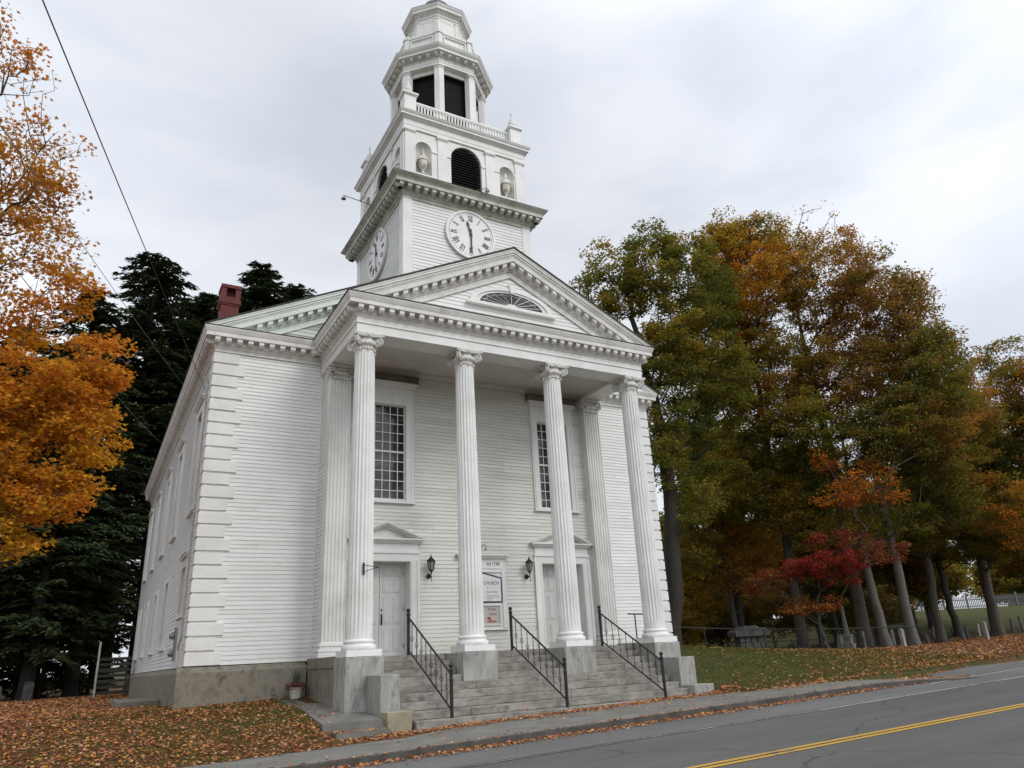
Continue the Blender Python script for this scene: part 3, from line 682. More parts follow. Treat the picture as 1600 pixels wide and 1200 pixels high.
for i in range(4):
    P = face(i)(U)
    arched(b, -U, U, 17.1, 20.0, NI, P)
    for (c, h, zb, zs) in NI:     # rounded niche backs
        if h < 0.5:
            v = []; K = 10
            for z in (17.75, 18.3, 18.93): v += [P(c-h*math.cos(math.pi*k/K), z, -0.02-0.30*math.sin(math.pi*k/K)) for k in range(K+1)]
            for j in range(1, 6):
                t = math.pi/2*j/6; v += [P(c-h*math.cos(t)*math.cos(math.pi*k/K), 18.93+h*math.sin(t), -0.02-0.30*math.cos(t)*math.sin(math.pi*k/K)) for k in range(K+1)]
            b.add(v, [(r*(K+1)+k, r*(K+1)+k+1, (r+1)*(K+1)+k+1, (r+1)*(K+1)+k) for r in range(7) for k in range(K)])
    for (u0, u1) in ((-U, -U+0.40), (-1.28, -0.88), (0.88, 1.28), (U-0.40, U)):
        pbox(tr, P, u0, u1, 0, 0.055, 17.1, 19.56)
        pbox(tr, P, u0-0.03, u1+0.03, 0, 0.085, 19.56, 19.61); pbox(tr, P, u0-0.05, u1+0.05, 0, 0.11, 19.61, 19.72)
    for (u0, u1) in ((-U+0.4, -1.88-0.34), (-1.88+0.34, -1.28), (-0.88, -0.69), (0.69, 0.88), (1.28, 1.88-0.34), (1.88+0.34, U-0.4)):
        pbox(tr, P, u0, u1, 0, 0.03, 18.86, 18.95)
part(b, 'belfry_wall', M['paint'])
sweep(tr, sq(U), [(0.0, 19.72), (0.06, 19.72), (0.06, 19.86), (0.075, 19.87), (0.075, 20.10), (0.10, 20.12), (0.22, 20.22), (0.24, 20.22), (0.24, 20.30), (0.26, 20.31), (0.30, 20.37), (0.30, 20.41), (-0.4, 20.46)], closed=True)
part(tr, 'belfry_trim', M['paint'])
b = MB(); sweep(b, sq(U), [(0.31, 20.395), (0.31, 20.42), (-0.35, 20.475), (-0.9, 20.475)], closed=True); b.box(MX-1.9, MX+1.9, TC-1.9, TC+1.9, 20.44, 20.47); part(b, 'tower_flashing', M['mossy'])
for i in range(4):
    P = face(i)(U); b = MB(); z = 17.3
    while z < 19.6:
        h = 0.69 if z < 18.92 else math.sqrt(max(0.0, 0.69**2-(z-18.92)**2))
        if h > 0.08:
            v = [P(-h, z, -0.10), P(h, z, -0.10), P(h, z+0.08, -0.26), P(-h, z+0.08, -0.26), P(-h, z+0.035, -0.10), P(h, z+0.035, -0.10), P(h, z+0.115, -0.26), P(-h, z+0.115, -0.26)]
            b.add(v, [(3,2,1,0),(4,5,6,7),(0,1,5,4),(1,2,6,5),(2,3,7,6),(3,0,4,7)])
        z += 0.125
    v = [P(-0.69, 17.2, -0.4), P(0.69, 17.2, -0.4), P(0.69, 19.6, -0.4), P(-0.69, 19.6, -0.4)]; b.add(v, [(0, 1, 2, 3)])
    part(b, 'louvre', M['louvre'])
URN = [(0.001, 0), (0.12, 0.0), (0.12, 0.05), (0.06, 0.10), (0.05, 0.16), (0.12, 0.24), (0.20, 0.40), (0.24, 0.58), (0.245, 0.70), (0.21, 0.80), (0.12, 0.88), (0.09, 0.93), (0.12, 0.96), (0.10, 1.0), (0.075, 1.06), (0.07, 1.12), (0.04, 1.22), (0.001, 1.30)]
for i in range(4):
    for c in (-1.88, 1.88):
        P = face(i)(U); o0 = P(c, 17.78, -0.10)
        b = MB(); b.lathe(URN, o0, 16); b.v = [(o0[0]+(x_-o0[0])*0.82, o0[1]+(y_-o0[1])*0.82, z_) for x_, y_, z_ in b.v]; u = part(b, 'niche_urn', M['urn'], smooth=True)
        b = MB(); b.lathe([(0.202, 0.60), (0.212, 0.62), (0.202, 0.64)], o0, 16)
        dx = Vector(P(c+1, 0, 0))-Vector(P(c, 0, 0))
        for s_ in (-1, 1):
            q = Vector(o0)+dx*0.215*s_; b.tube([q+Vector((0, 0, 0.64)), q+dx*0.02*s_+Vector((0, 0, 0.5)), q+dx*0.01*s_+Vector((0, 0, 0.36))], [0.03, 0.02, 0.012], 5)
        b.lathe([(0.05, 1.12), (0.045, 1.18), (0.001, 1.31)], (o0[0], o0[1], o0[2]+0.004), 8)
        b.xf(CH); b.build('urn_garland', M['rust'], u)
# corner posts, finials and balustrade
FIN = [(0.001, 0), (0.13, 0.0), (0.13, 0.03), (0.05, 0.07), (0.05, 0.12), (0.13, 0.22), (0.165, 0.36), (0.155, 0.44), (0.08, 0.50), (0.10, 0.53), (0.06, 0.58), (0.045, 0.68), (0.03, 0.78), (0.02, 0.82), (0.045, 0.86), (0.045, 0.90), (0.012, 0.94), (0.006, 1.10), (0.001, 1.12)]
pr = U-0.24
for sx in (-1, 1):
    for sy in (-1, 1):
        x, y = MX+sx*pr, TC+sy*pr; b = MB(); b.box(x-0.25, x+0.25, y-0.25, y+0.25, 20.45, 21.40); b.box(x-0.28, x+0.28, y-0.28, y+0.28, 21.40, 21.45); b.box(x-0.33, x+0.33, y-0.33, y+0.33, 21.45, 21.53); b.box(x-0.27, x+0.27, y-0.27, y+0.27, 20.46, 20.60)
        for q in (-1, 1):
            b.box(x-0.17, x+0.17, y+q*0.251-0.006, y+q*0.251+0.006, 20.72, 21.28); b.box(x+q*0.251-0.006, x+q*0.251+0.006, y-0.17, y+0.17, 20.72, 21.28)
        p = part(b, 'corner_post', M['paint']); b = MB(); b.lathe(FIN, (x, y, 21.53), 14); b.xf(CH); b.build('urn_finial', M['paint'], p, smooth=True)
for i in range(4):
    P = face(i)(pr); b = MB(); e = pr-0.25
    pbox(b, P, -e, e, -0.06, 0.06, 21.24, 21.33); pbox(b, P, -e, e, -0.04, 0.04, 21.19, 21.24); pbox(b, P, -e, e, -0.06, 0.06, 20.56, 20.63)
    n = 32
    for k in range(n): u = -e+(k+0.5)*2*e/n; pbox(b, P, u-0.030, u+0.030, -0.03, 0.03, 20.63, 21.19)
    part(b, 'balustrade', M['paint'])
# octagonal belfry
def octp(r, ph=math.pi/8):   # clockwise corners, flat face towards -Y; r = inradius
    R_ = r/math.cos(math.pi/8); return [(MX+R_*math.cos(-ph-k*math.pi/4), TC+R_*math.sin(-ph-k*math.pi/4)) for k in range(8)]
b = MB(); sweep(b, octp(1.95), [(0.0, 20.46), (0.0, 20.75), (-0.1, 20.76), (-0.1, 20.78), (-1.5, 20.78)], closed=True); part(b, 'belfry_plinth', M['paint'])
pp = octp(2.02)
for k, p in enumerate(pp):
    a_, c_ = Vector(pp[k-1]), Vector(pp[(k+1) % 8]); P_ = Vector(p); u1 = (a_-P_).normalized(); u2_ = (c_-P_).normalized(); cen = Vector((MX, TC)); nn_ = (cen-P_).normalized()
    def poly(g_, w_): q0 = P_-nn_*g_; return [tuple(q0), tuple(q0+u1*w_), tuple(q0+u1*w_+nn_*0.26), tuple(q0+u2_*w_+nn_*0.26), tuple(q0+u2_*w_)]
    b = MB(); b.prism(poly(0.05, 0.27), 2, 20.77, 20.95); b.prism(poly(0.0, 0.225), 2, 20.95, 24.12); b.prism(poly(0.02, 0.245), 2, 24.12, 24.16)
    o = part(b, 'belfry_column', M['paint'])
    b = MB(); b.prism(poly(0.02, 0.24), 2, 24.20, 24.25); b.prism(poly(0.05, 0.275), 2, 24.25, 24.325); b.xf(CH); b.build('column_cap', M['paint'], o)
b = MB()
sweep(b, octp(1.90), [(-0.35, 24.33), (-0.22, 24.33), (-0.22, 24.10), (-0.12, 24.10), (-0.12, 24.33), (0.11, 24.33), (0.11, 24.43), (0.13, 24.44), (0.13, 24.50), (0.09, 24.52), (0.09, 24.80), (0.12, 24.82), (0.14, 24.86), (0.40, 24.86), (0.40, 24.97), (0.42, 24.98), (0.48, 25.06), (0.50, 25.10), (0.50, 25.15), (0.0, 25.26)], closed=True)
modillions(b, octp(1.90), 0.12, 0.32, 24.72, 24.857, 0.13, 0.40, closed=True)
o8 = octp(1.99)
for a, c in zip(o8, o8[1:]+o8[:1]):      # triglyph-like strips on the frieze
    for t in (0.03, 0.28, 0.5, 0.72, 0.97):
        x = a[0]+(c[0]-a[0])*t; y = a[1]+(c[1]-a[1])*t; an = math.atan2(c[1]-a[1], c[0]-a[0])
        s_ = MB()
        for u in (-0.07, 0, 0.07): s_.box(u-0.022, u+0.022, -0.02, 0.03, 24.53, 24.79)
        b.join(s_.xf(Matrix.Translation((x, y, 0)) @ Matrix.Rotation(an, 4, 'Z')))
part(b, 'belfry_entablature', M['paint'])
b = MB(); sweep(b, octp(1.90), [(0.51, 25.135), (0.51, 25.16), (-0.3, 25.29)], closed=True); part(b, 'belfry_flashing', M['mossy'])
b = MB(); b.add([(x, y, 24.08) for x, y in octp(1.72)], [tuple(range(8))]); part(b, 'belfry_ceiling', M['black'])
# bell louvres / dark chamber inside
b = MB(); pts = octp(1.55)
for a, c in zip(pts, pts[1:]+pts[:1]):
    for k in range(12):
        t0 = k/12; x0, y0 = a[0]+(c[0]-a[0])*t0, a[1]+(c[1]-a[1])*t0; x1, y1 = a[0]+(c[0]-a[0])*(t0+0.068), a[1]+(c[1]-a[1])*(t0+0.068)
        b.add([(x0, y0, 20.8), (x1, y1, 20.8), (x1, y1, 24.08), (x0, y0, 24.08)], [(0, 1, 2, 3)])
    q = 0.97
    b.add([(MX+(a[0]-MX)*q, TC+(a[1]-TC)*q, 20.8), (MX+(c[0]-MX)*q, TC+(c[1]-TC)*q, 20.8), (MX+(c[0]-MX)*q, TC+(c[1]-TC)*q, 24.08), (MX+(a[0]-MX)*q, TC+(a[1]-TC)*q, 24.08)], [(0, 1, 2, 3)])
part(b, 'bell_chamber', M['louvre'])
# attic with panels
b = MB(); sweep(b, octp(1.90), [(0, 25.2), (0, 25.42), (-0.02, 25.44), (-0.02, 26.20), (0.03, 26.22), (0.03, 26.31), (-0.6, 26.36)], closed=True)
o8 = octp(1.90)
for a, c in zip(o8, o8[1:]+o8[:1]):
    an = math.atan2(c[1]-a[1], c[0]-a[0]); l = math.hypot(c[0]-a[0], c[1]-a[1])
    s_ = MB()
    for u0, u1, z0, z1 in ((0.25, l-0.25, 26.06, 26.10), (0.25, l-0.25, 25.52, 25.56), (0.25, 0.29, 25.56, 26.06), (l-0.29, l-0.25, 25.56, 26.06)): s_.box(u0, u1, 0.0, 0.05, z0, z1)
    for u0, u1 in ((-0.01, 0.15), (l-0.15, l+0.01)): s_.box(u0, u1, 0.0, 0.045, 25.44, 26.22); s_.box(u0-0.03, u1+0.03, 0, 0.085, 26.22, 26.37)
    b.join(s_.xf(Matrix.Translation((a[0], a[1], 0)) @ Matrix.Rotation(an, 4, 'Z')))
part(b, 'attic_parapet', M['paint'])
# upper drum
b = MB(); sweep(b, octp(1.24), [(0, 26.3), (0, 27.95), (0.04, 27.96), (0.04, 28.05), (0.07, 28.08), (0.07, 28.20), (0.24, 28.22), (0.24, 28.33), (0.27, 28.36), (0.32, 28.46), (0.32, 28.50), (-0.1, 28.62)], closed=True)
modillions(b, octp(1.24), 0.07, 0.14, 28.10, 28.20, 0.07, 0.14, closed=True)
o8 = octp(1.24)
for a, c in zip(o8, o8[1:]+o8[:1]):
    an = math.atan2(c[1]-a[1], c[0]-a[0]); l = math.hypot(c[0]-a[0], c[1]-a[1]); s_ = MB()
    for u0, u1 in ((-0.005, 0.14), (l-0.14, l+0.005)): s_.box(u0, u1, 0.0, 0.035, 26.3, 27.80); s_.box(u0-0.02, u1+0.02, 0, 0.055, 27.80, 27.88)
    s_.box(0.14, l-0.14, 0, 0.012, 27.70, 27.73)
    b.join(s_.xf(Matrix.Translation((a[0], a[1], 0)) @ Matrix.Rotation(an, 4, 'Z')))
part(b, 'cupola_drum', M['paint'])
b = MB(); sweep(b, octp(1.24), [(0.33, 28.49), (0.33, 28.51), (-0.45, 28.78), (-0.62, 29.0), (-0.66, 29.05), (-0.66, 29.55), (-0.58, 29.58), (-0.58, 29.66), (-0.72, 29.9), (-0.95, 30.2), (-1.1, 30.5), (-1.2, 31.2), (-1.235, 31.9)], closed=True); part(b, 'cupola_roof', M['lead'])

# ------------------------------------------------------------------ clocks
def bar(b, p, q, w_, y0, y1):
    d_ = Vector((q[0]-p[0], q[1]-p[1])); d_.normalize(); n_ = Vector((-d_[1], d_[0]))*w_/2
    b.prism([(p[0]-n_[0], p[1]-n_[1]), (q[0]-n_[0], q[1]-n_[1]), (q[0]+n_[0], q[1]+n_[1]), (p[0]+n_[0], p[1]+n_[1])], 1, y0, y1)
def numeral(b, s_, ang, rm, h, y0, y1):
    wI, wV, wX = 0.052, 0.105, 0.105; W_ = {'I': wI, 'V': wV, 'X': wX}; tot = sum(W_[c] for c in s_); u = -tot/2
    ca, sa = math.cos(ang), math.sin(ang)
    def T(u, v): return (u*ca+(rm+v)*sa, -u*sa+(rm+v)*ca)
    for c in s_:
        wd = W_[c]
        if c == 'I': bar(b, T(u+wd/2, -h/2), T(u+wd/2, h/2), 0.030, y0, y1); bar(b, T(u+0.004, h/2), T(u+wd-0.004, h/2), 0.012, y0, y1); bar(b, T(u+0.004, -h/2), T(u+wd-0.004, -h/2), 0.012, y0, y1)
        if c == 'V': bar(b, T(u+0.01, h/2), T(u+wd/2, -h/2), 0.030, y0, y1); bar(b, T(u+wd-0.01, h/2), T(u+wd/2, -h/2), 0.014, y0, y1+0.001)
        if c == 'X': bar(b, T(u+0.01, h/2), T(u+wd-0.01, -h/2), 0.030, y0, y1); bar(b, T(u+wd-0.01, h/2), T(u+0.01, -h/2), 0.014, y0, y1+0.001)
        u += wd
def disc(b, r, y0, y1, n=56):
    b.prism([(r*math.cos(2*math.pi*i/n), r*math.sin(2*math.pi*i/n)) for i in range(n)], 1, y0, y1)
def clock():
    b = MB(); disc(b, 1.0, -0.07, 0.0)
    n = 56
    for k in range(n):
        a0, a1 = 2*math.pi*k/n, 2*math.pi*(k+1)/n
        b.prism([(r*math.cos(a), r*math.sin(a)) for r, a in ((0.99, a0), (0.99, a1), (1.07, a1), (1.07, a0))], 1, -0.10, 0.0)
    o = b.build('clock_face', M['dial'], church)
    b = MB()
    for i, s_ in enumerate(['XII', 'I', 'II', 'III', 'IIII', 'V', 'VI', 'VII', 'VIII', 'IX', 'X', 'XI']): numeral(b, s_, 2*math.pi*i/12, 0.73, 0.25, -0.078, -0.0705)
    b.build('numerals', M['black'], o)
    b = MB()
    for k in range(60):
        a = 2*math.pi*k/60; r = 0.018 if k % 5 else 0.026; x, z = 0.925*math.sin(a), 0.925*math.cos(a); b.prism([(x+r*math.cos(q*math.pi/4), z+r*math.sin(q*math.pi/4)) for q in range(8)], 1, -0.077, -0.0705)
    b.build('minute_dots', M['black'], o)
    def hand(nm, ang, ln, tail, wd, y):
        ca, sa = math.cos(ang), math.sin(ang); T = lambda u, v: (u*ca+v*sa, -u*sa+v*ca); b = MB()
        b.prism([T(*p) for p in ((-wd*0.5, -tail), (wd*0.5, -tail), (wd*0.35, -0.08), (wd*0.5, 0), (wd*0.4, ln*0.6), (wd*0.75, ln*0.74), (0, ln), (-wd*0.75, ln*0.74), (-wd*0.4, ln*0.6), (-wd*0.5, 0), (-wd*0.35, -0.08))], 1, y-0.008, y); b.build(nm, M['black'], o)
    hand('hour_hand', R(360*11.5/12), 0.62, 0.12, 0.085, -0.10); hand('minute_hand', R(180), 0.82, 0.24, 0.065, -0.118)
    b = MB(); disc(b, 0.06, -0.13, -0.071, 12); b.build('hub', M['black'], o)
    return o
ck = clock(); ck.location = (4.95-MX, TC-TW-0.03-3, 15.36)
dup(ck, (-TW-0.03, TC-3, 15.36), R(-90), parent=church)

# chimney on the left slope
b = MB(); X0, X1, Y0, Y1 = -3.27, -2.62, 7.9, 8.6
b.box(X0, X1, Y0, Y1, 10.2, 13.25); b.box(X0-0.03, X1+0.03, Y0-0.03, Y1+0.03, 13.25, 13.32); b.box(X0-0.06, X1+0.06, Y0-0.06, Y1+0.06, 13.32, 13.46); b.box(X0-0.03, X1+0.03, Y0-0.03, Y1+0.03, 13.46, 13.60)
for (a, c, e, g) in ((X0-0.03, X0+0.16, Y0-0.03, Y1+0.03), (X1-0.16, X1+0.03, Y0-0.03, Y1+0.03), (X0+0.16, X1-0.16, Y0+0.25, Y0+0.45)): b.box(a, c, e, g, 13.60, 13.98)
b.box(X0-0.06, X1+0.06, Y0-0.06, Y1+0.06, 13.98, 14.12)
ch = part(b, 'chimney', M['brick'])

# downpipe and insulator on the near side corner, electric meters
b = MB(); b.tube([(XL-0.08, 4.35, 8.7), (XL-0.10, 4.38, 5.0), (XL-0.10, 4.42, 0.8), (XL-0.12, 4.9, 0.5)], 0.028, 6); b.tube([(XL-0.08, 4.35, 8.7), (XL-0.16, 4.33, 8.8), (XL-0.24, 4.3, 8.72)], 0.03, 6)
part(b, 'service_conduit', M['postwhite'])
b = MB(); b.box(XL-0.14, XL-0.07, 5.82, 6.08, 0.2, 1.15); mt_ = part(b, 'meter_box', M['meter'])
b = MB()
for z in (0.42, 0.92): b.lathe([(0.001, 0.13), (0.07, 0.12), (0.10, 0.08), (0.10, 0)], (0, 0, 0), 14); b.v[-56:] = [(-z_+XL-0.16, 5.95+x_, z+y_) for x_, y_, z_ in b.v[-56:]]
b.xf(CH); b.build('electric_meter', M['meter'], mt_)

# ------------------------------------------------------------------ granite steps
steps = thing('granite_steps', 'nine long worn granite steps leading up between the column pedestals', 'steps', (MX, 0, 0))
SM = Matrix.Translation((-MX, 0, 0))
RS = 0.187
for k in range(9):
    zt = -RS*k; yfr = 0.65-0.36*k; yb_ = yfr+0.50
    if k <= 3:
        for (xa, xb) in ((0.525, 2.755), (3.825, 6.055), (7.125, 9.395)):
            b = MB(); yy = yfr; b.box(xa, xb, yy, yb_, zt-RS+0.003 if k < 3 else zt-RS-0.02, zt); b.xf(SM); b.build('step', M['step'], steps, bevel=0.012)
    else:
        cuts = {4: [3.0, 6.6], 5: [4.4, 7.3], 6: [1.9, 5.5, 8.1], 7: [2.3, 6.2], 8: [3.3, 7.4]}[k]
        x0, x1 = (0.56, 9.34) if k < 7 else (0.70, 9.75)
        cs = [x0]+cuts+[x1]
        for a, c in zip(cs, cs[1:]):
            j = random.uniform(-0.008, 0.008)
            b = MB(); b.box(a+0.004, c-0.004, yfr+j, min(yb_, 0.6) if k > 4 else -0.45, zt-RS+0.003-(0.15 if k == 8 else 0), zt+j*0.5); b.xf(SM); b.build('step', M['step'], steps, bevel=0.014)
b = MB(); b.box(0.6, 9.3, -0.7, 0.8, -1.7, -0.80); b.xf(SM); b.build('step_core', M['foundation'], steps)

def block(x0, x1, y0, y1, z0, z1, mt, label, taper=0.0):
    cx_, cy_ = (x0+x1)/2, (y0+y1)/2
    b = MB(); t = taper
    b.add([(x0+t, y0+t*0.5, z0), (x1-t*0.2, y0+t*0.5, z0), (x1, y1, z0), (x0, y1, z0), (x0, y0, z1), (x1, y0, z1), (x1, y1, z1), (x0, y1, z1)], [(3,2,1,0),(4,5,6,7),(0,1,5,4),(1,2,6,5),(2,3,7,6),(3,0,4,7)])
    b.v = [(x-cx_, y-cy_, z-z0) for x, y, z in b.v]
    o = b.build('granite_block', mt, None, loc=(cx_, cy_, z0), bevel=0.015); return tag(o, label, 'stone block', 'granite blocks flanking the steps')
block(0.05, 0.55, -1.58, -0.504, -1.75, -0.45, M['granite'], 'tall grey granite block standing left of the steps against the corner pedestal')
block(9.36, 9.98, -1.58, -0.504, -1.75, -0.45, M['granite'], 'tall grey granite block standing right of the steps beside the grass')
block(0.02, 0.66, -2.12, -1.62, -1.85, -1.26, M['yellowstone'], 'low yellowish stained stone block at the left foot of the steps', 0.07)
block(9.36, 10.12, -2.12, -1.62, -1.85, -1.22, M['granite'], 'low grey stone block at the right foot of the steps')

# ------------------------------------------------------------------ handrails
def handrail():
    t = thing('handrail', None, 'handrail', (0, 0, 0), group='black iron handrails on the granite steps')
    U0, L0 = (0.70, 0.0), (-2.14, -1.496)
    for (y, z), ht in ((U0, 1.14), (L0, 1.13)):
        b = MB(); b.lathe([(0.055, 0), (0.055, 0.02), (0.042, 0.03), (0.045, ht-0.28), (0.058, ht-0.26), (0.04, ht-0.23), (0.045, ht-0.10), (0.058, ht-0.08), (0.058, ht-0.05), (0.03, ht-0.02), (0.03, ht)], (0, y, z), 12)
        p = b.build('post', M['iron'], t, smooth=False); b = MB(); b.sphere((0, y, z+ht+0.045), 0.058, 12); b.build('ball_finial', M['iron'], p, smooth=True)
    def rail(z0, z1, r, nm):
        b = MB(); b.tube([(0, 0.67, z0), (0, -2.11, z1)], r, 8); b.build(nm, M['iron'], t)
    rail(0.99, -0.50, 0.026, 'top_rail'); rail(0.12, -1.31, 0.022, 'bottom_rail')
    for k in range(8):
        q = (k+0.75)/8.5; y = 0.67+(-2.11-0.67)*q; za = 0.12+(-1.31-0.12)*q; zb = 0.99+(-0.50-0.99)*q; zm = (za+zb)/2-0.02
        b = MB(); b.tube([(0, y, za), (0, y, zm-0.085)], 0.0115, 5); b.tube([(0, y, zm+0.085), (0, y, zb)], 0.0115, 5)
        for j in range(4):
            pts = []
            for i in range(9):
                u = i/8; a = j*math.pi/2+u*math.pi*0.8; r = 0.040*math.sin(math.pi*u); pts.append((r*math.cos(a), y+r*math.sin(a), zm-0.09+0.18*u))
            b.tube(pts, 0.008, 4)
        b.build('baluster', M['iron'], t)
    return t
hr = handrail(); hr.location = (1.65, 0, 0); hr['label'] = 'black iron handrail on the steps in front of the left door'
dup(hr, (4.95, 0, 0), label='black iron handrail on the middle of the steps below the notice board')
dup(hr, (8.25, 0, 0), label='black iron handrail on the steps in front of the right door')
t = thing('pipe_rail', 'short plain black T shaped rail on the porch floor beside the rightmost column', 'handrail', (9.83, 0.9, 0))
b = MB(); b.tube([(0, 0, 0), (0, 0, 0.95)], 0.022, 8); b.build('post', M['iron'], t)
b = MB(); b.tube([(-0.28, 0, 0.96), (0.40, 0, 0.94)], 0.024, 8); b.build('top_rail', M['iron'], t)

# ------------------------------------------------------------------ wall lanterns
def lantern():
    t = thing('wall_lantern', None, 'lantern', (0, 0, 0), group='black lanterns on the porch wall')
    b = MB(); cy = -0.22
    b.lathe([(0.075, 0.30), (0.085, 0.31), (0.085, 0.33)], (0, cy, 0), 6); b.lathe([(0.15, 0.60), (0.16, 0.61), (0.12, 0.66), (0.05, 0.72), (0.035, 0.73), (0.035, 0.75), (0.015, 0.77), (0.02, 0.80), (0.002, 0.84)], (0, cy, 0), 6)
    for k in range(6):
        a = k*math.pi/3; b.tube([(0.078*math.cos(a), cy+0.078*math.sin(a), 0.32), (0.135*math.cos(a), cy+0.135*math.sin(a), 0.61)], 0.011, 4)
    b.lathe([(0.02, 0.22), (0.035, 0.25), (0.02, 0.27), (0.05, 0.30)], (0, cy, 0), 8)
    fr = b.build('lantern_frame', M['iron'], t)
    b = MB(); b.lathe([(0.070, 0.33), (0.128, 0.605)], (0, cy, 0), 6); b.build('glass', M['lampglass'], fr)
    b = MB(); b.tube([(0, cy, 0.26), (0, cy, 0.20), (0, cy+0.05, 0.14), (0, -0.06, 0.15), (0, -0.02, 0.17)], 0.016, 6); b.tube([(0, cy+0.02, 0.17), (0, cy-0.03, 0.06), (0, cy+0.01, -0.02), (0, cy+0.04, 0.0)], [0.014, 0.013, 0.01, 0.006], 5)
    b.build('bracket_arm', M['iron'], t)
    b = MB(); b.lathe([(0.085, 0), (0.085, 0.015), (0.06, 0.035), (0.03, 0.045)], (0, 0, 0), 14); b.v = [(x, -z, y+0.17) for x, y, z in b.v]; b.sphere((0, -0.05, 0.17), 0.05, 8); b.build('wall_plate', M['iron'], t)
    return t
ln = lantern(); ln.location = (3.13, YP-0.03, 2.2); ln['label'] = 'black wall lantern on the porch wall right of the left door'
dup(ln, (6.77, YP-0.03, 2.2), label='black wall lantern on the porch wall left of the right door')

# sign bracket on the first column
t = thing('sign_bracket', 'small black iron bracket with triangular arm on the leftmost column', 'bracket', (-0.02, -0.33, 2.2))
b = MB(); b.box(-0.025, 0.025, -0.025, 0.0, -0.16, 0.16); b.build('wall_plate', M['iron'], t)
b = MB(); b.tube([(0, -0.02, 0.10), (0.30, -0.24, 0.01)], 0.010, 5); b.tube([(0, -0.02, -0.08), (0.30, -0.24, 0.01)], 0.010, 5); b.sphere((0.31, -0.25, 0.01), 0.022, 8); b.build('arm', M['iron'], t)

# ------------------------------------------------------------------ notice board
nb = thing('notice_board', 'white framed church notice board with black bordered sign and a glazed poster case below', 'notice board', (5.07, YP, 0)); nb.scale = (0.88, 1, 1)
b = MB(); b.box(-0.97, 0.97, -0.05, 0.0, 0.70, 3.02); b.box(-1.0, 1.0, -0.10, 0, 0.66, 0.70)
for s_ in (-1, 1):
    a, c = sorted((s_*0.80, s_*0.98)); b.box(a, c, -0.075, -0.051, 0.72, 2.62); a, c = sorted((s_*0.80, s_*0.83)); b.box(a, c, -0.09, -0.0755, 0.74, 2.50)
b.box(-0.98, 0.98, -0.07, -0.051, 2.62, 2.66); b.box(-0.8, 0.8, -0.09, -0.051, 2.50, 2.53)
for g, z0, z1 in ((0.02, 2.93, 2.97), (0.07, 2.97, 3.03), (0.13, 3.03, 3.09)): b.box(-0.98-g, 0.98+g, -0.07-g, 0, z0, z1)
b.build('board_frame', M['paint'], nb)
b = MB(); b.prism([(-0.78, 1.52), (0.78, 1.52), (0.78, 2.33), (0, 2.50), (-0.78, 2.33)], 1, -0.075, -0.051); sg = b.build('sign_panel', M['black'], nb)
b = MB(); b.prism([(-0.735, 1.565), (0.735, 1.565), (0.735, 2.29), (0, 2.45), (-0.735, 2.29)], 1, -0.082, -0.0755); b.build('sign_face', M['dial'], sg)
textmesh('CHURCH', 0.155, 'lettering', M['ink'], nb, (0.66, -0.084, 2.10), align='RIGHT')
textmesh('!', 0.14, 'lettering', M['redink'], nb, (0.17, -0.084, 1.94))
b = MB()      # lines too small to read in the photograph
for z_, wds, h_ in ((1.86, (0.09, 0.08, 0.22), 0.022), (1.745, (0.20, 0.16, 0.10), 0.013), (1.695, (0.12, 0.20, 0.14), 0.013), (1.645, (0.08, 0.14), 0.013), (1.60, (0.10, 0.07), 0.012)):
    u_ = 0.12
    for w_ in wds: b.box(u_, u_+w_, -0.0845, -0.0822, z_-h_/2, z_+h_/2); u_ += w_+0.03
b.build('small_print', M['ink'], nb)
b = MB(); b.box(-0.70, 0.70, -0.10, -0.051, 0.80, 0.845); b.box(-0.70, 0.70, -0.10, -0.051, 1.42, 1.46); b.box(-0.70, -0.655, -0.10, -0.051, 0.845, 1.42); b.box(0.655, 0.70, -0.10, -0.051, 0.845, 1.42); pc_ = b.build('poster_case', M['paint'], nb)
b = MB(); b.box(-0.655, 0.655, -0.06, -0.0515, 0.845, 1.42); b.build('poster', M['poster'], pc_)
textmesh('Service', 0.12, 'lettering', M['ink'], nb, (0.50, -0.062, 1.28), align='RIGHT'); textmesh('School', 0.12, 'lettering', M['redink'], nb, (0.53, -0.062, 1.13), align='RIGHT')
b = MB(); b.box(0.12, 0.26, -0.0625, -0.0602, 1.00, 1.07); b.box(0.18, 0.32, -0.0625, -0.0602, 0.96, 0.995); b.box(0.12, 0.50, -0.0625, -0.0602, 0.90, 0.945); b.build('poster_print', M['redink'], nb)
textmesh('ed 1768', 0.17, 'lettering', M['ink'], nb, (0.74, -0.053, 2.73), align='RIGHT')
t = thing('sign_lamp', 'thin dark curved lamp arm above the notice board', 'lamp', (MX+0.08, YP, 3.28))
b = MB(); b.tube([(0, 0, 0), (0.03, -0.10, 0.10), (0.09, -0.16, 0.13), (0.14, -0.18, 0.06), (0.12, -0.17, -0.02)], 0.010, 5); b.build('arm', M['iron'], t); b = MB(); b.lathe([(0.02, 0.0), (0.045, -0.05)], (0.12, -0.17, -0.02), 8); b.build('lamp_shade', M['iron'], t)

# ------------------------------------------------------------------ floodlights on the tower
def flood(loc, rz, ln_, label):
    t = thing('floodlight', label, 'floodlight', loc, rz, 'small floodlights on the tower cornice')
    b = MB(); b.tube([(0, 0, 0), (0, -ln_, 0.12)], 0.016, 6); b.build('arm', M['greywire'], t)
    b = MB(); b.lathe([(0.03, 0.02), (0.05, -0.03), (0.10, -0.13), (0.10, -0.15)], (0, -ln_, 0.10), 10); b.build('lamp_shade', M['meter'], t)
flood((1.62, 4.6, 17.12), R(-90), 1.15, 'small grey floodlight on a long arm over the left edge of the tower cornice')
flood((5.0, 1.98, 17.1), R(60), 0.45, 'small grey floodlight at the foot of the black louvred arch')

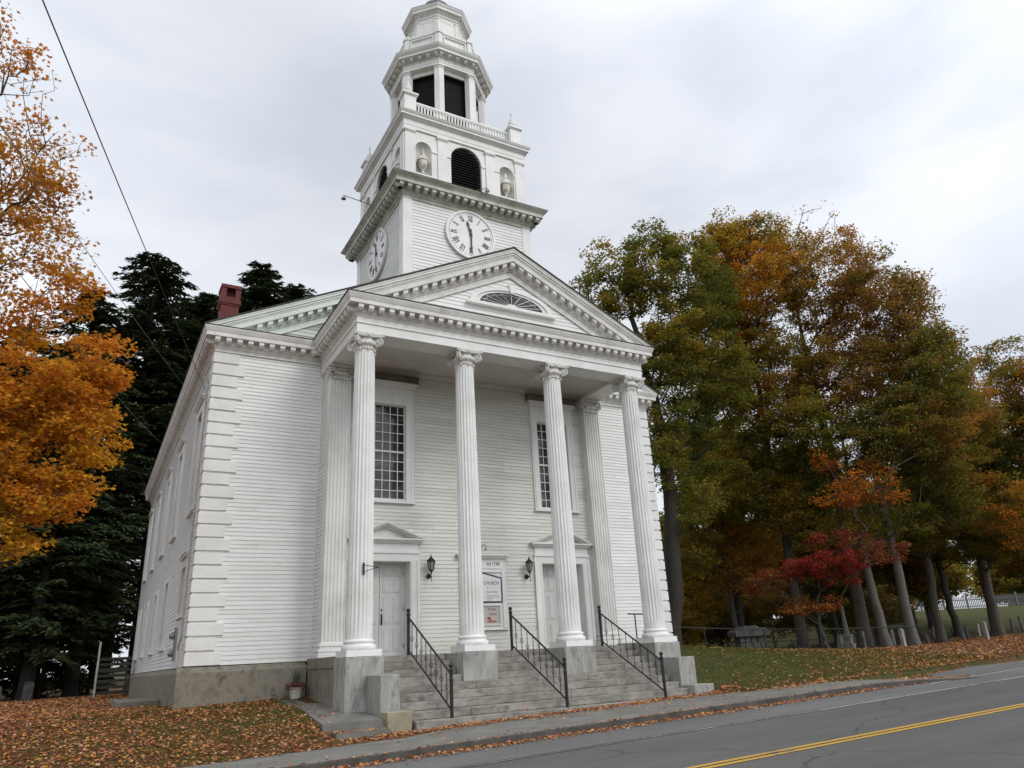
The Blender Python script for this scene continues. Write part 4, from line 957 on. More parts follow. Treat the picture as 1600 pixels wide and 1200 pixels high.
# ------------------------------------------------------------------ flower pot
t = thing('flower_pot', 'cream flower pot with spiky grass and dark red flowers beside the foundation', 'flower pot', (-0.86, 2.95, -1.0))
b = MB(); b.lathe([(0.14, 0), (0.15, 0.02), (0.185, 0.26), (0.205, 0.265), (0.205, 0.31), (0.18, 0.31), (0.17, 0.27)], n=24); b.build('pot', M['pot'], t, smooth=False)
b = MB(); 
for k in range(46):
    a = random.uniform(0, 6.28); l = random.uniform(0.3, 0.55); s_ = random.uniform(0.05, 0.25)
    p0 = Vector((0.05*math.cos(a), 0.05*math.sin(a), 0.28)); p2 = Vector((s_*math.cos(a), s_*math.sin(a), 0.28+l)); p1 = (p0+p2)/2+Vector((0, 0, 0.06)); n_ = Vector((-math.sin(a), math.cos(a), 0))*0.008
    b.add([p0-n_, p0+n_, p1+n_, p1-n_], [(0, 1, 2, 3)]); b.add([p1-n_, p1+n_, p2], [(0, 1, 2)])
b.build('spiky_leaves', M['greenplant'], t)
b = MB()
for k in range(420):
    a = random.uniform(0, 6.28); r = 0.30*math.sqrt(random.random()); z = 0.30+random.uniform(-0.08, 0.16)*(1-r); p = Vector((r*math.cos(a), r*math.sin(a), z)); u = Vector((random.gauss(0, 1), random.gauss(0, 1), random.gauss(0, 1))).normalized()*0.024; v_ = u.orthogonal().normalized()*0.02
    b.add([p-u, p+v_, p+u, p-v_], [(0, 1, 2, 3)])
b.build('flowers', M['redplant'], t)

# ------------------------------------------------------------------ terrain, road, pavements
def vattr(me, cols):
    a = me.color_attributes.new('leafcol', 'FLOAT_COLOR', 'POINT'); a.data.foreach_set('color', np.ascontiguousarray(cols, dtype=np.float32).ravel())
def npmesh(name, V, Fc, mt, parent=None, cols=None, loc=None, smooth=False):
    me = bpy.data.meshes.new(name); n = len(V); k, m_ = Fc.shape
    me.vertices.add(n); me.vertices.foreach_set('co', np.ascontiguousarray(V, dtype=np.float32).ravel())
    me.loops.add(k*m_); me.loops.foreach_set('vertex_index', np.ascontiguousarray(Fc, dtype=np.int32).ravel())
    me.polygons.add(k); me.polygons.foreach_set('loop_start', np.arange(0, k*m_, m_, dtype=np.int32))
    if smooth: me.polygons.foreach_set('use_smooth', np.ones(k, dtype=bool))
    me.materials.append(mt); me.update(calc_edges=True)
    if cols is not None: vattr(me, np.concatenate([cols, np.ones((n, 1))], 1) if cols.shape[1] == 3 else cols)
    o = bpy.data.objects.new(name, me); C.objects.link(o)
    if parent: o.parent = parent
    if loc is not None: o.location = loc
    return o
def gridmesh(name, xs, ys, zf, mt, cols=None, **k):
    X, Y = np.meshgrid(xs, ys); Z = zf(X, Y); V = np.stack([X.ravel(), Y.ravel(), Z.ravel()], 1); nx, ny = len(xs), len(ys)
    i = np.arange(nx*ny).reshape(ny, nx); Fc = np.stack([i[:-1, :-1].ravel(), i[:-1, 1:].ravel(), i[1:, 1:].ravel(), i[1:, :-1].ravel()], 1)
    c = None if cols is None else cols(X.ravel(), Y.ravel())
    return npmesh(name, V, Fc, mt, None, c, smooth=True)
def lit(x, y):      # how thick the fallen leaves lie, 0..1
    L_ = 0.80*(1-sst(-1.0, 0.5, x))*sst(-4.6, -3.6, y)*(1-0.45*np.exp(-(((x+2.2)/1.6)**2+((y-0.3)/1.7)**2)))
    Rr = (0.10+0.30*sst(0, 1, 1-sst(-3.4, 0.5, y))+0.55*sst(17, 30, x))*sst(9, 10.5, x)*(1-0.30*sst(42, 60, x))*(1-0.6*sst(9, 16, y))
    St = 0.9*sst(-1.6, -1.2, x)*(1-sst(10.0, 10.6, x))*(1-sst(-2.2, -1.9, y))
    return np.clip(np.maximum(np.maximum(L_, Rr), St), 0, 1)
def blot(x, y): return 0.5+0.25*np.sin(x*1.7+1.3*np.sin(y*1.1))+0.25*np.sin(y*2.1+1.7*np.sin(x*0.9))
xs = np.concatenate([-np.geomspace(500, 30, 16)[:-1], np.arange(-30, 60, 0.5), np.geomspace(60, 700, 18)])
ys = np.concatenate([-np.geomspace(300, 22, 10)[:-1], np.arange(-22, -4, 0.5), [-3.9, -3.45, -3.35, -2.9, -2.5, -2.2, -1.9], np.arange(-1.5, 42, 0.5), np.geomspace(42, 800, 22)])
def zterr(X, Y):
    z = HT(X, Y); z = np.where((Y < -3.42) & (Y > -17), -1.83+0.025*np.clip(X, -40, 60)-0.06, z)
    z = z+np.where(Y > -3.3, 0.018*(blot(X*2.3, Y*2.1)-0.5), 0)
    ins = (X > 0.2) & (X < 9.9) & (Y > -2.25) & (Y < 3.5); z = np.where(ins, -1.85, z)
    ins = (X > -3.4) & (X < 13.3) & (Y > 4.1) & (Y < 28.4); return np.where(ins, -1.6, z)
def tcol(x, y): l = lit(x, y); return np.stack([l, l, l, l*0+1], 1)
def groundmat():
    mt = bpy.data.materials.new('lawn_with_leaf_litter'); mt.use_nodes = True; nt = mt.node_tree; p = nt.nodes['Principled BSDF']; p.inputs['Roughness'].default_value = 0.95; p.inputs['Specular IOR Level'].default_value = 0.15
    a = N(nt, 'ShaderNodeAttribute', attribute_name='leafcol'); tc = N(nt, 'ShaderNodeTexCoord')
    g = N(nt, 'ShaderNodeTexNoise', inp={'Scale': 1.3, 'Detail': 8.0, 'Roughness': 0.7}); gr = N(nt, 'ShaderNodeValToRGB'); gr.color_ramp.elements[0].position = 0.35; gr.color_ramp.elements[1].position = 0.68
    gr.color_ramp.elements[0].color = (0.035, 0.055, 0.014, 1); gr.color_ramp.elements[1].color = (0.085, 0.085, 0.028, 1)
    v = N(nt, 'ShaderNodeTexVoronoi', inp={'Scale': 9.0}); vr = N(nt, 'ShaderNodeValToRGB'); e = vr.color_ramp.elements; e[0].position = 0.0; e[0].color = (0.07, 0.032, 0.015, 1); e[1].position = 1.0; e[1].color = (0.17, 0.09, 0.04, 1); q = e.new(0.5); q.color = (0.11, 0.055, 0.025, 1)
    sp = N(nt, 'ShaderNodeSeparateColor')
    n2 = N(nt, 'ShaderNodeTexNoise', inp={'Scale': 2.2, 'Detail': 9.0, 'Roughness': 0.75}); mr = N(nt, 'ShaderNodeMapRange', inp={1: 0.40, 2: 0.60, 3: -0.45, 4: 0.45}); ad = N(nt, 'ShaderNodeMath', operation='ADD', use_clamp=True); r2_ = N(nt, 'ShaderNodeMapRange', inp={1: 0.35, 2: 0.65})
    mx = N(nt, 'ShaderNodeMix', data_type='RGBA'); l = nt.links.new
    for q_ in (g, v, n2): l(tc.outputs['Object'], q_.inputs[0])
    l(g.outputs[0], gr.inputs[0]); l(v.outputs['Color'], sp.inputs[0]); l(sp.outputs[0], vr.inputs[0]); l(n2.outputs[0], mr.inputs[0]); l(a.outputs['Color'], ad.inputs[0]); l(mr.outputs[0], ad.inputs[1]); l(ad.outputs[0], r2_.inputs[0])
    l(r2_.outputs[0], mx.inputs[0]); l(gr.outputs[0], mx.inputs[6]); l(vr.outputs[0], mx.inputs[7]); l(mx.outputs[2], p.inputs['Base Color'])
    n3 = N(nt, 'ShaderNodeTexNoise', inp={'Scale': 30.0, 'Detail': 6.0}); bp = N(nt, 'ShaderNodeBump', inp={'Strength': 0.8, 'Distance': 0.05}); l(tc.outputs['Object'], n3.inputs[0]); l(n3.outputs[0], bp.inputs['Height']); l(bp.outputs[0], p.inputs['Normal'])
    return mt
gr_ = gridmesh('ground', xs, ys, zterr, groundmat(), tcol); tag(gr_, kind='structure')

def roadmat():
    mt = mat('worn_asphalt', (0.122, 0.118, 0.112), 0.9, (0.088, 0.085, 0.081), 0.9, (0.35, 0.65), 0.5, 90, stretch=(0.15, 1, 1), col3=(0.165, 0.162, 0.157), scale3=110, c3=(0.52, 0.75), spec=0.3)
    nt = mt.node_tree; p = nt.nodes['Principled BSDF']; src = p.inputs['Base Color'].links[0].from_socket; l = nt.links.new
    tc = N(nt, 'ShaderNodeTexCoord'); ns = N(nt, 'ShaderNodeTexNoise', inp={'Scale': 0.5, 'Detail': 6.0}); vm = N(nt, 'ShaderNodeVectorMath', operation='ADD'); sc_ = N(nt, 'ShaderNodeVectorMath', operation='SCALE', inp={'Scale': 1.6})
    v = N(nt, 'ShaderNodeTexVoronoi', feature='DISTANCE_TO_EDGE', inp={'Scale': 0.16}); cr_ = N(nt, 'ShaderNodeMapRange', inp={1: 0.0008, 2: 0.0045, 3: 0.55, 4: 1.0})
    mx = N(nt, 'ShaderNodeVectorMath', operation='SCALE')
    l(tc.outputs['Object'], ns.inputs[0]); l(ns.outputs['Color'], sc_.inputs[0]); l(tc.outputs['Object'], vm.inputs[0]); l(sc_.outputs[0], vm.inputs[1]); l(vm.outputs[0], v.inputs[0]); l(v.outputs[0], cr_.inputs[0])
    l(src, mx.inputs[0]); l(cr_.outputs[0], mx.inputs['Scale']); l(mx.outputs[0], p.inputs['Base Color']); return mt
M['road'] = roadmat()
M['asphalt2'] = mat('light_worn_asphalt', (0.145, 0.142, 0.135), 0.9, (0.105, 0.103, 0.098), 0.8, (0.35, 0.65), 0.5, 90, stretch=(0.3, 1, 1), col3=(0.18, 0.176, 0.166), scale3=120, c3=(0.5, 0.75))
zr = lambda X, Y: -1.83+0.025*np.clip(X, -40, 60)+0*Y
rx = np.concatenate([-np.geomspace(400, 40, 6), np.arange(-36, 61, 4.0), np.geomspace(64, 600, 6)])
tag(gridmesh('road', rx, np.array([-15.8, -7.6, -5.58]), zr, M['road']), kind='structure')
# lighter shoulder strip and the side road mouth beyond the pavement
def strip(name, poly, dz, mt, kind='structure'):
    b = MB(); b.add([(x, y, float(zr(x, y))+dz) for x, y in poly], [tuple(range(len(poly)))]); return tag(b.build(name, mt), kind=kind)
def ribbon(name, pts, wd, dz, mt, nseg=None):
    V = []; F_ = []
    for i, (x, y) in enumerate(pts): V += [(x, y-wd/2, float(zr(x, y))+dz), (x, y+wd/2, float(zr(x, y))+dz)]
    b = MB(); b.add(V, [(2*i, 2*i+2, 2*i+3, 2*i+1) for i in range(len(pts)-1)]); return tag(b.build(name, mt), kind='structure')
sx_ = list(np.arange(-36, 61, 2.0))
ribbon('road_shoulder', [(x, -6.55) for x in sx_], 1.86, 0.004, M['asphalt2'])
strip('side_road', [(16.2, -5.62), (60, -5.62), (60, -2.2), (36, -2.6), (24, -4.0), (20.6, -3.5), (17.4, -4.2), (16.4, -4.9)], 0.010, M['asphalt2'])
def paintmat(name, col, wear):
    mt = mat(name, col, 0.75, None); nt = mt.node_tree; p = nt.nodes['Principled BSDF']; tc = N(nt, 'ShaderNodeTexCoord'); n = N(nt, 'ShaderNodeTexNoise', inp={'Scale': 14.0, 'Detail': 8.0, 'Roughness': 0.8}); n2 = N(nt, 'ShaderNodeTexNoise', inp={'Scale': 0.6}); r = N(nt, 'ShaderNodeValToRGB'); r.color_ramp.elements[0].position = wear; r.color_ramp.elements[1].position = wear+0.08; r.color_ramp.elements[0].color = (0.10, 0.10, 0.10, 1); r.color_ramp.elements[1].color = (*col, 1)
    ad = N(nt, 'ShaderNodeMath', operation='MULTIPLY_ADD', inp={1: 0.5, 2: 0.0}); a2 = N(nt, 'ShaderNodeMath', operation='ADD'); ad.inputs[1].default_value = 0.45
    l = nt.links.new; l(tc.outputs['Object'], n.inputs[0]); l(tc.outputs['Object'], n2.inputs[0]); l(n2.outputs[0], ad.inputs[0]); l(n.outputs[0], a2.inputs[0]); l(ad.outputs[0], a2.inputs[1]); l(a2.outputs[0], r.inputs[0]); l(r.outputs[0], p.inputs['Base Color']); return mt
M['yellow'] = paintmat('yellow_road_paint', (0.52, 0.30, 0.035), 0.56); M['whiteline'] = paintmat('worn_white_road_paint', (0.34, 0.34, 0.33), 0.72); M['whiteline2'] = paintmat('white_road_paint', (0.36, 0.36, 0.35), 0.60)
for y in (-10.79, -10.98): ribbon('centre_line', [(x, y) for x in sx_], 0.115, 0.008, M['yellow'])
ribbon('edge_line', [(x, -7.62) for x in sx_ if x < 9], 0.10, 0.008, M['whiteline']); ribbon('edge_line', [(x, -7.62+0.02*(x-8)) for x in sx_ if 8 <= x < 24], 0.11, 0.0085, M['whiteline2'])
strip('edge_line', [(14.2, -6.25), (30, -5.1), (30, -4.99), (14.2, -6.12)], 0.013, M['whiteline2'])
# pavement slab with kerb
px = np.concatenate([np.arange(-36, 13, 1.5), [13.0, 14.4, 15.6, 16.3]])
b = MB(); V = []
for x in px:
    z = -1.70+0.025*x; t_ = float(sst(13.0, 16.3, x)); yk = -5.6-0.75*t_; yb_ = -3.40-1.5*t_; z -= 0.10*t_
    yb_ += 0.75*float(sst(0.2, 1.2, x)*(1-sst(8.0, 11.5, x)))
    V += [(x, yk, z-0.16), (x, yk, z-0.012), (x, yk+0.13, z), (x, yb_, z), (x, yb_, z-0.2)]
n = len(px); kb = MB(); kb.add([(x_, y_-0.006, z_+0.002) for x_, y_, z_ in V], [(5*i+j, 5*(i+1)+j, 5*(i+1)+j+1, 5*i+j+1) for i in range(n-1) for j in range(2)]); tag(kb.build('kerb', mat('dark_kerb_stone', (0.10, 0.092, 0.08), 0.9, (0.05, 0.045, 0.04), 3.0, (0.35, 0.65), 0.4, 50)), kind='structure')
b.add(V, [(5*i+j, 5*(i+1)+j, 5*(i+1)+j+1, 5*i+j+1) for i in range(n-1) for j in range(4)]+[(0, 1, 2, 3, 4), tuple(5*(n-1)+j for j in (4, 3, 2, 1, 0))])
tag(b.build('pavement', M['concrete']), kind='structure')
# path slab with two low risers at the left of the steps
b = MB()
top = [(-1.42, -1.98), (-0.50, -1.98), (0.04, -1.98), (0.04, -0.3), (-0.47, 0.3), (-0.47, 3.38), (-1.35, 3.38), (-1.2, 0.8)]
zs = lambda x, y: -1.40+0.078*(y+2)
n = len(top); b.add([(x, y, zs(x, y)) for x, y in top]+[(x, y, -1.8) for x, y in top], [tuple(range(n))]+[(i, i+n, (i+1) % n+n, (i+1) % n) for i in range(n)])
tag(b.build('path', M['concrete']), kind='structure')
b = MB(); b.box(-1.22, 0.04, -2.38, -1.985, -1.85, -1.585); tag(b.build('path_step', M['concrete']), kind='structure')
b = MB(); b.box(-5.2, -4.02, 7.0, 12.0, -1.3, -0.89); tag(b.build('side_path', M['foundation']), kind='structure')

# ------------------------------------------------------------------ trees
def grow(base, top, tips, r0, rtip=0.012, ntr=14, bend=0.25, rise=0.35, seed=1):
    g = np.random.default_rng(seed); base = np.array(base, float); top = np.array(top, float)
    T = []; off = g.normal(0, bend, 3)*[1, 1, 0]
    for i in range(ntr+1):
        t = i/ntr; T.append(base+(top-base)*t+off*math.sin(math.pi*t)+g.normal(0, 0.04, 3)*[1, 1, 0]*min(1, i))
    cap_ = len(tips)*14+ntr+10
    P = np.zeros((cap_, 3)); par = -np.ones(cap_, int); plen = np.zeros(cap_); n = 0
    for i, p in enumerate(T): P[n] = p; par[n] = n-1; plen[n] = plen[n-1]+np.linalg.norm(P[n]-P[n-1]) if n else 0; n += 1
    H0 = (top-base)[2]
    axis = np.array([np.hypot(*(tp[:2]-np.array([np.interp(tp[2], [q[2] for q in T], [q[k] for q in T]) for k in (0, 1)]))) for tp in tips])
    tipn = []
    for k in np.argsort(axis):
        tp = tips[k]; d = P[:n]-tp; dist = np.sqrt((d**2).sum(1)); hd = np.hypot(d[:, 0], d[:, 1])
        cost = dist+0.22*plen[:n]+2.0*np.maximum(0, rise*hd+d[:, 2])+np.where(P[:n, 2] < base[2]+0.12*H0, 30, 0)
        j = int(np.argmin(cost)); D = dist[j]; st = max(1, min(12, int(D/0.8))); a = P[j]
        mid = (a+tp)/2+np.array([0, 0, 0.10*D])+g.normal(0, 0.05*D, 3)
        pv = j
        for s_ in range(1, st+1):
            t = s_/st; q = (1-t)**2*a+2*t*(1-t)*mid+t*t*tp
            P[n] = q; par[n] = pv; plen[n] = plen[pv]+np.linalg.norm(q-P[pv]); pv = n; n += 1
        tipn.append(pv)
    cnt = np.zeros(n)
    for t_ in tipn: cnt[t_] += 1
    for i in range(n-1, 0, -1): cnt[par[i]] += cnt[i]
    cm = max(1.0, cnt[0]); rad = rtip+(r0*0.8-rtip)*(cnt/cm)**0.72
    rad[:ntr+1] = np.maximum(rad[:ntr+1], r0*(1-0.80*np.arange(ntr+1)/ntr))
    return P[:n], par[:n], rad, ntr, tipn
def skeleton_mesh(P, par, rad, ntr, origin):
    O = np.array(origin); idx = np.arange(ntr+1, len(P)); a = P[par[idx]]; c = P[idx]; ra = np.minimum(rad[par[idx]], rad[idx]*1.3+0.004); rc = rad[idx]
    d = c-a; ln_ = np.linalg.norm(d, axis=1, keepdims=True)+1e-6; d /= ln_; a = a-d*ra[:, None]*0.5
    ref = np.where(np.abs(d[:, 2:3]) > 0.9, [[1.0, 0, 0]], [[0, 0, 1.0]]); u = np.cross(d, ref); u /= np.linalg.norm(u, axis=1, keepdims=True); v = np.cross(d, u)
    K = 5; V = []
    for (c0, r) in ((a, ra), (c, rc)):
        for k in range(K): t = 2*math.pi*k/K; V.append(c0+u*(r*math.cos(t))[:, None]+v*(r*math.sin(t))[:, None])
    V = np.stack(V, 1)-O; m_ = len(idx); V = V.reshape(-1, 3); base = (np.arange(m_)*2*K)[:, None]
    Fs = [np.concatenate([base+k, base+(k+1) % K, base+K+(k+1) % K, base+K+k], 1) for k in range(K)]; Fc = np.concatenate(Fs, 0)
    # trunk: continuous ring tube with flare and ridges
    n0 = len(V); TK = 14; tv = []
    rr = rad[:ntr+1].copy()
    lv = [0.0, 0.25, 0.5]
    pts = [P[0]+(P[1]-P[0])*q for q in lv]+[P[i] for i in range(1, ntr+1)]; r_ = [rr[0]*1.55, rr[0]*1.22, rr[0]*1.05]+list(rr[1:])
    for j, (p, r) in enumerate(zip(pts, r_)):
        for k in range(TK):
            t = 2*math.pi*k/TK; w_ = 1+(0.16 if j < 2 else 0.05)*math.sin(3*t+1.0+j*0.2)+0.04*math.sin(7*t+j); tv.append((p[0]+r*w_*math.cos(t)-O[0], p[1]+r*w_*math.sin(t)-O[1], p[2]-(0.3 if j == 0 else 0)-O[2]))
    V = np.concatenate([V, np.array(tv)]); m2 = len(pts)
    ff = [(n0+j*TK+k, n0+j*TK+(k+1) % TK, n0+(j+1)*TK+(k+1) % TK, n0+(j+1)*TK+k) for j in range(m2-1) for k in range(TK)]
    return V, np.concatenate([Fc, np.array(ff)])
def leaf_quads(c, size, g, flat=0.45, shape=4):
    n = len(c); nm = g.normal(0, 1, (n, 3)); nm[:, 2] = np.abs(nm[:, 2])+flat*2; nm /= np.linalg.norm(nm, axis=1, keepdims=True)
    r = g.normal(0, 1, (n, 3)); u = np.cross(nm, r); u /= np.linalg.norm(u, axis=1, keepdims=True)+1e-9; v = np.cross(nm, u)
    s_ = size*g.uniform(0.65, 1.25, (n, 1))
    if shape == 4: V = np.stack([c-u*s_, c+v*s_*0.75+nm*s_*0.15, c+u*s_, c-v*s_*0.75+nm*s_*0.15], 1)
    else:   # lobed maple-like leaf
        rs = [1.0, 0.42, 0.9, 0.40, 0.75, 0.45, 0.75, 0.40, 0.9, 0.42]
        V = np.stack([c+u*s_*(rs[k]*math.cos(2*math.pi*k/10))+v*s_*(rs[k]*math.sin(2*math.pi*k/10))+nm*s_*0.18*(abs(math.cos(k*1.3))) for k in range(10)], 1)
    m_ = V.shape[1]; return V.reshape(-1, 3), np.arange(n*m_).reshape(n, m_)
PAL = {'dgreen': (0.095, 0.118, 0.027), 'green': (0.175, 0.185, 0.033), 'olive': (0.26, 0.205, 0.038), 'yellow': (0.40, 0.27, 0.036), 'gold': (0.66, 0.34, 0.036), 'orange': (0.64, 0.235, 0.032),
       'rust': (0.40, 0.200, 0.050), 'brown': (0.24, 0.135, 0.05), 'red': (0.30, 0.040, 0.032), 'scarlet': (0.46, 0.115, 0.03), 'needle': (0.038, 0.054, 0.026), 'needle2': (0.075, 0.095, 0.038), 'dry': (0.46, 0.21, 0.05)}
def snoise(p, k, ph): return np.sin(p[:, 0]*k+ph)+np.sin(p[:, 1]*k*1.1+ph*2.1+1.3*np.sin(p[:, 2]*k*0.7))+np.sin(p[:, 2]*k*1.3+ph*0.7+np.sin(p[:, 0]*k*0.6))
def sample_blob(bl, g, dens):
    x, y, z, rx, rz_ = bl[:5]; vol = 4.19*rx*rx*rz_; n = max(4, int(vol*dens)); pts = []
    while len(pts) < n:
        q = g.uniform(-1, 1, 3); r = np.linalg.norm(q)
        if r > 1 or (r < 0.45 and g.random() < 0.5): continue
        # lumpy edge
        if r > 0.72+0.28*(0.5+0.5*math.sin(q[0]*5+x)*math.cos(q[1]*5+y+q[2]*4)): continue
        pts.append((x+q[0]*rx, y+q[1]*rx, z+q[2]*rz_))
    return np.array(pts)
DM, LM = 2.1, 1.3
def deciduous(name, label, cat, base, toph, r0, blobs, dens=0.8, lpt=70, lsize=0.074, lrad=0.64, bark='bark', bare=(), group=None, seed=1, shape=4, jit=0.25, lean=(0, 0), rtip=0.012, flat=0.45):
    g = np.random.default_rng(seed); base = np.array([base[0], base[1], h1(base[0], base[1])-0.05]); tips = []; tcol_ = []; tn = []
    for bl in blobs:
        p = sample_blob(bl, g, dens*DM*(bl[7] if len(bl) > 7 else 1)); pal = bl[5]; kk = bl[6] if len(bl) > 6 else lpt
        f = snoise(p, 0.55, seed*1.7)/6+0.5+g.normal(0, 0.17, len(p)); f = np.clip(f, 0, 0.999)
        PA = np.array([PAL[q_] for q_ in pal]); fx_ = f*(len(pal)-1); i0 = fx_.astype(int); fr_ = (fx_-i0)[:, None]; i1 = np.minimum(i0+1, len(pal)-1); tips.append(p); tcol_ += list(PA[i0]*(1-fr_)+PA[i1]*fr_); tn += [int(kk*LM)]*len(p)
    for bl in bare:
        p = sample_blob(bl, g, bl[5]); tips.append(p); tcol_ += [PAL['dry']]*len(p); tn += [bl[6]]*len(p)
    tips = np.concatenate(tips); tcol_ = np.array(tcol_); tn = np.array(tn)
    P, par, rad, ntr, tipn = grow(base, base+np.array([lean[0], lean[1], toph]), tips, r0, rtip, seed=seed)
    root = thing(name, label, cat, tuple(base), 0, group)
    V, Fc = skeleton_mesh(P, par, rad, ntr, base); npmesh('trunk', V, Fc, M[bark], root)
    rep = np.repeat(np.arange(len(tips)), tn); m_ = len(rep)
    o = g.normal(0, 1, (m_, 3)); o /= np.linalg.norm(o, axis=1, keepdims=True); o *= (g.random((m_, 1))**0.45)*lrad*g.uniform(0.7, 1.25, (len(tips), 1))[rep]; o[:, 2] *= 0.5
    c = tips[rep]+o-base
    lc_ = tcol_[rep]; sw_ = g.random(m_) < 0.22; lc_[sw_] = tcol_[g.integers(0, len(tips), int(sw_.sum()))]; col = lc_*g.uniform(1-jit, 1+jit, (m_, 1))*g.uniform(0.9, 1.1, (m_, 3))
    LV, LF = leaf_quads(c, lsize, g, flat, shape); k = LF.shape[1]
    npmesh('crown', LV, LF, M['leaf'], root, np.repeat(col, k, axis=0))
    return root
def hemlock(name, label, x, y, H, R_, zlow, seed, dens=1.0, group=None, r0=0.4, copyof=None):
    g = np.random.default_rng(seed); zb = h1(x, y)-0.05; base = np.array([x, y, zb]); root = thing(name, label, 'tree', tuple(base), 0, group)
    b = MB(); K = 10; b.lathe([(r0*1.3, -0.2), (r0, 0.6), (r0*0.8, H*0.4), (r0*0.4, H*0.75), (0.03, H)], n=K)
    nb_ = int(15*H*0.75); cs = []; ax = []; wd = []
    for i in range(nb_):
        z = zlow+(H-zlow)*(i/nb_)**0.80; t = (z-zlow)/(H-zlow)
        Lb = (min(R_*1.35*(1-t)**0.42, R_)*(0.80+0.20*math.sin(z*1.3+seed))*g.uniform(0.55, 1.12)+0.3); a = g.uniform(0, 2*math.pi); dr = g.uniform(0.12, 0.32)
        n = max(3, int(Lb/0.8)); pts = [(Lb*s_/n*math.cos(a), Lb*s_/n*math.sin(a), z+0.18*Lb*(s_/n)-dr*Lb*(s_/n)**2*1.3) for s_ in range(n+1)]
        b.tube(pts, [0.05*(1-0.85*s_/n)+0.006 for s_ in range(n+1)], 3, cap=False)
        m_ = int(Lb*36*dens)+6; s_ = g.uniform(0.12, 1.05, m_); lat = g.normal(0, 0.25, m_)*(0.4+Lb*0.22)*np.sin(np.clip(s_, 0, 1)*2.6+0.3)
        px_ = Lb*s_*math.cos(a)-lat*math.sin(a); py_ = Lb*s_*math.sin(a)+lat*math.cos(a); pz_ = z+0.18*Lb*s_-dr*Lb*s_**2*1.3-np.abs(lat)*0.35+g.normal(0, 0.06, m_)
        cs.append(np.stack([px_, py_, pz_], 1)); aa = a+np.sign(lat)*g.uniform(0.3, 1.1, m_); ax.append(np.stack([np.cos(aa), np.sin(aa), -g.uniform(0.05, 0.55, m_)], 1))
    b.build('trunk', M['darkbark'], root)
    c = np.concatenate(cs); d = np.concatenate(ax); d /= np.linalg.norm(d, axis=1, keepdims=True); n = len(c)
    sd_ = np.cross(d, g.normal(0, 0.35, (n, 3))+[0, 0, 1]); sd_ /= np.linalg.norm(sd_, axis=1, keepdims=True); ln_ = g.uniform(0.20, 0.42, (n, 1)); w_ = g.uniform(0.05, 0.10, (n, 1))
    V = np.stack([c-d*ln_*0.5, c+sd_*w_, c+d*ln_, c-sd_*w_], 1).reshape(-1, 3)
    mixf = g.random((n, 1)); col = (np.array(PAL['needle'])*(1-mixf)+np.array(PAL['needle2'])*mixf)*g.uniform(0.75, 1.25, (n, 1))
    npmesh('crown', V, np.arange(n*4).reshape(n, 4), M['needle'], root, np.repeat(col, 4, axis=0)); return root

G1 = 'maples behind the iron fence'
OG = ['dgreen', 'green', 'green', 'olive', 'yellow']; TOPY = ['green', 'olive', 'yellow', 'gold', 'orange']; RU = ['green', 'olive', 'rust', 'yellow', 'rust', 'scarlet']; DG = ['dgreen', 'dgreen', 'green', 'olive']
deciduous('maple_tree', 'big dark trunked maple directly right of the church with green crown above the pediment', 'tree', (17.2, 7.9), 17, 0.46,
    [(16.3, 8.28, 18.08, 2.25, 2.25, OG), (18.07, 6.75, 19.07, 2.14, 2.94, OG), (20.58, 6.4, 18.26, 2.11, 3.51, OG), (17.86, 6.94, 12.6, 1.9, 3.7, DG), (19.99, 7.69, 9.81, 2.1, 2.5, DG), (20.6, 8.6, 7.0, 1.7, 1.6, ['green', 'olive', 'yellow', 'olive'], 50), (17.0, 7.2, 9.0, 1.8, 2.2, DG), (18.4, 6.6, 6.6, 1.5, 1.6, ['dgreen', 'green', 'olive'], 60), (18.8, 6.5, 14.6, 2.4, 2.4, OG), (21.6, 6.6, 13.4, 2.2, 2.6, OG), (22.24, 8.28, 11.64, 1.93, 2.11, OG), (20.6, 6.6, 20.6, 1.5, 1.5, ['green', 'olive', 'yellow']), (23.0, 7.4, 18.2, 1.7, 2.4, OG), (15.93, 8.57, 20.3, 1.06, 1.42, ['olive', 'yellow', 'olive'], 40), (15.2, 9.5, 16.3, 1.3, 1.5, ['yellow', 'olive', 'green'], 50)], bark='darkbark', group=G1, seed=3)
deciduous('maple_tree', 'tall maple with yellow orange crown top between the church and the red maple', 'tree', (28.84, 10.33), 20, 0.33,
    [(26.75, 7.76, 21.12, 3.75, 4.34, TOPY), (24.98, 9.75, 16.06, 3.09, 4.25, OG), (27.53, 8.38, 14.68, 3.25, 3.83, ['green', 'olive', 'rust', 'orange']), (25.2, 8.03, 22.7, 1.98, 2.37, ['green', 'olive', 'yellow']), (27.41, 8.52, 10.35, 2.96, 2.22, DG), (26.2, 9.2, 7.6, 2.4, 1.7, ['green', 'olive', 'yellow', 'dgreen']), (30.2, 8.9, 8.4, 2.6, 1.8, DG), (24.46, 10.30, 8.30, 2.92, 2.19, OG), (27.23, 8.74, 6.67, 1.98, 1.6, ['green', 'olive', 'yellow', 'dgreen']), (26.75, 6.16, 11.12, 2.47, 2.12, OG)], group=G1, seed=4)
deciduous('maple_tree', 'tall thinning maple with rusty brown leaves and bare twigs at its top', 'tree', (30.39, 7.6), 20, 0.36,
    [(30.89, 5.57, 20.2, 3.35, 4.3, RU, 42), (32.22, 3.49, 18.3, 3.03, 3.79, ['olive', 'rust', 'rust', 'green'], 48), (30.78, 5.74, 13.79, 3.75, 3.37, ['green', 'olive', 'rust', 'rust'])], bare=[(30.6, 5.2, 24.2, 2.3, 1.4, 0.9, 7), (33.2, 3.9, 21.8, 1.8, 1.5, 0.9, 8)], group=G1, seed=5)
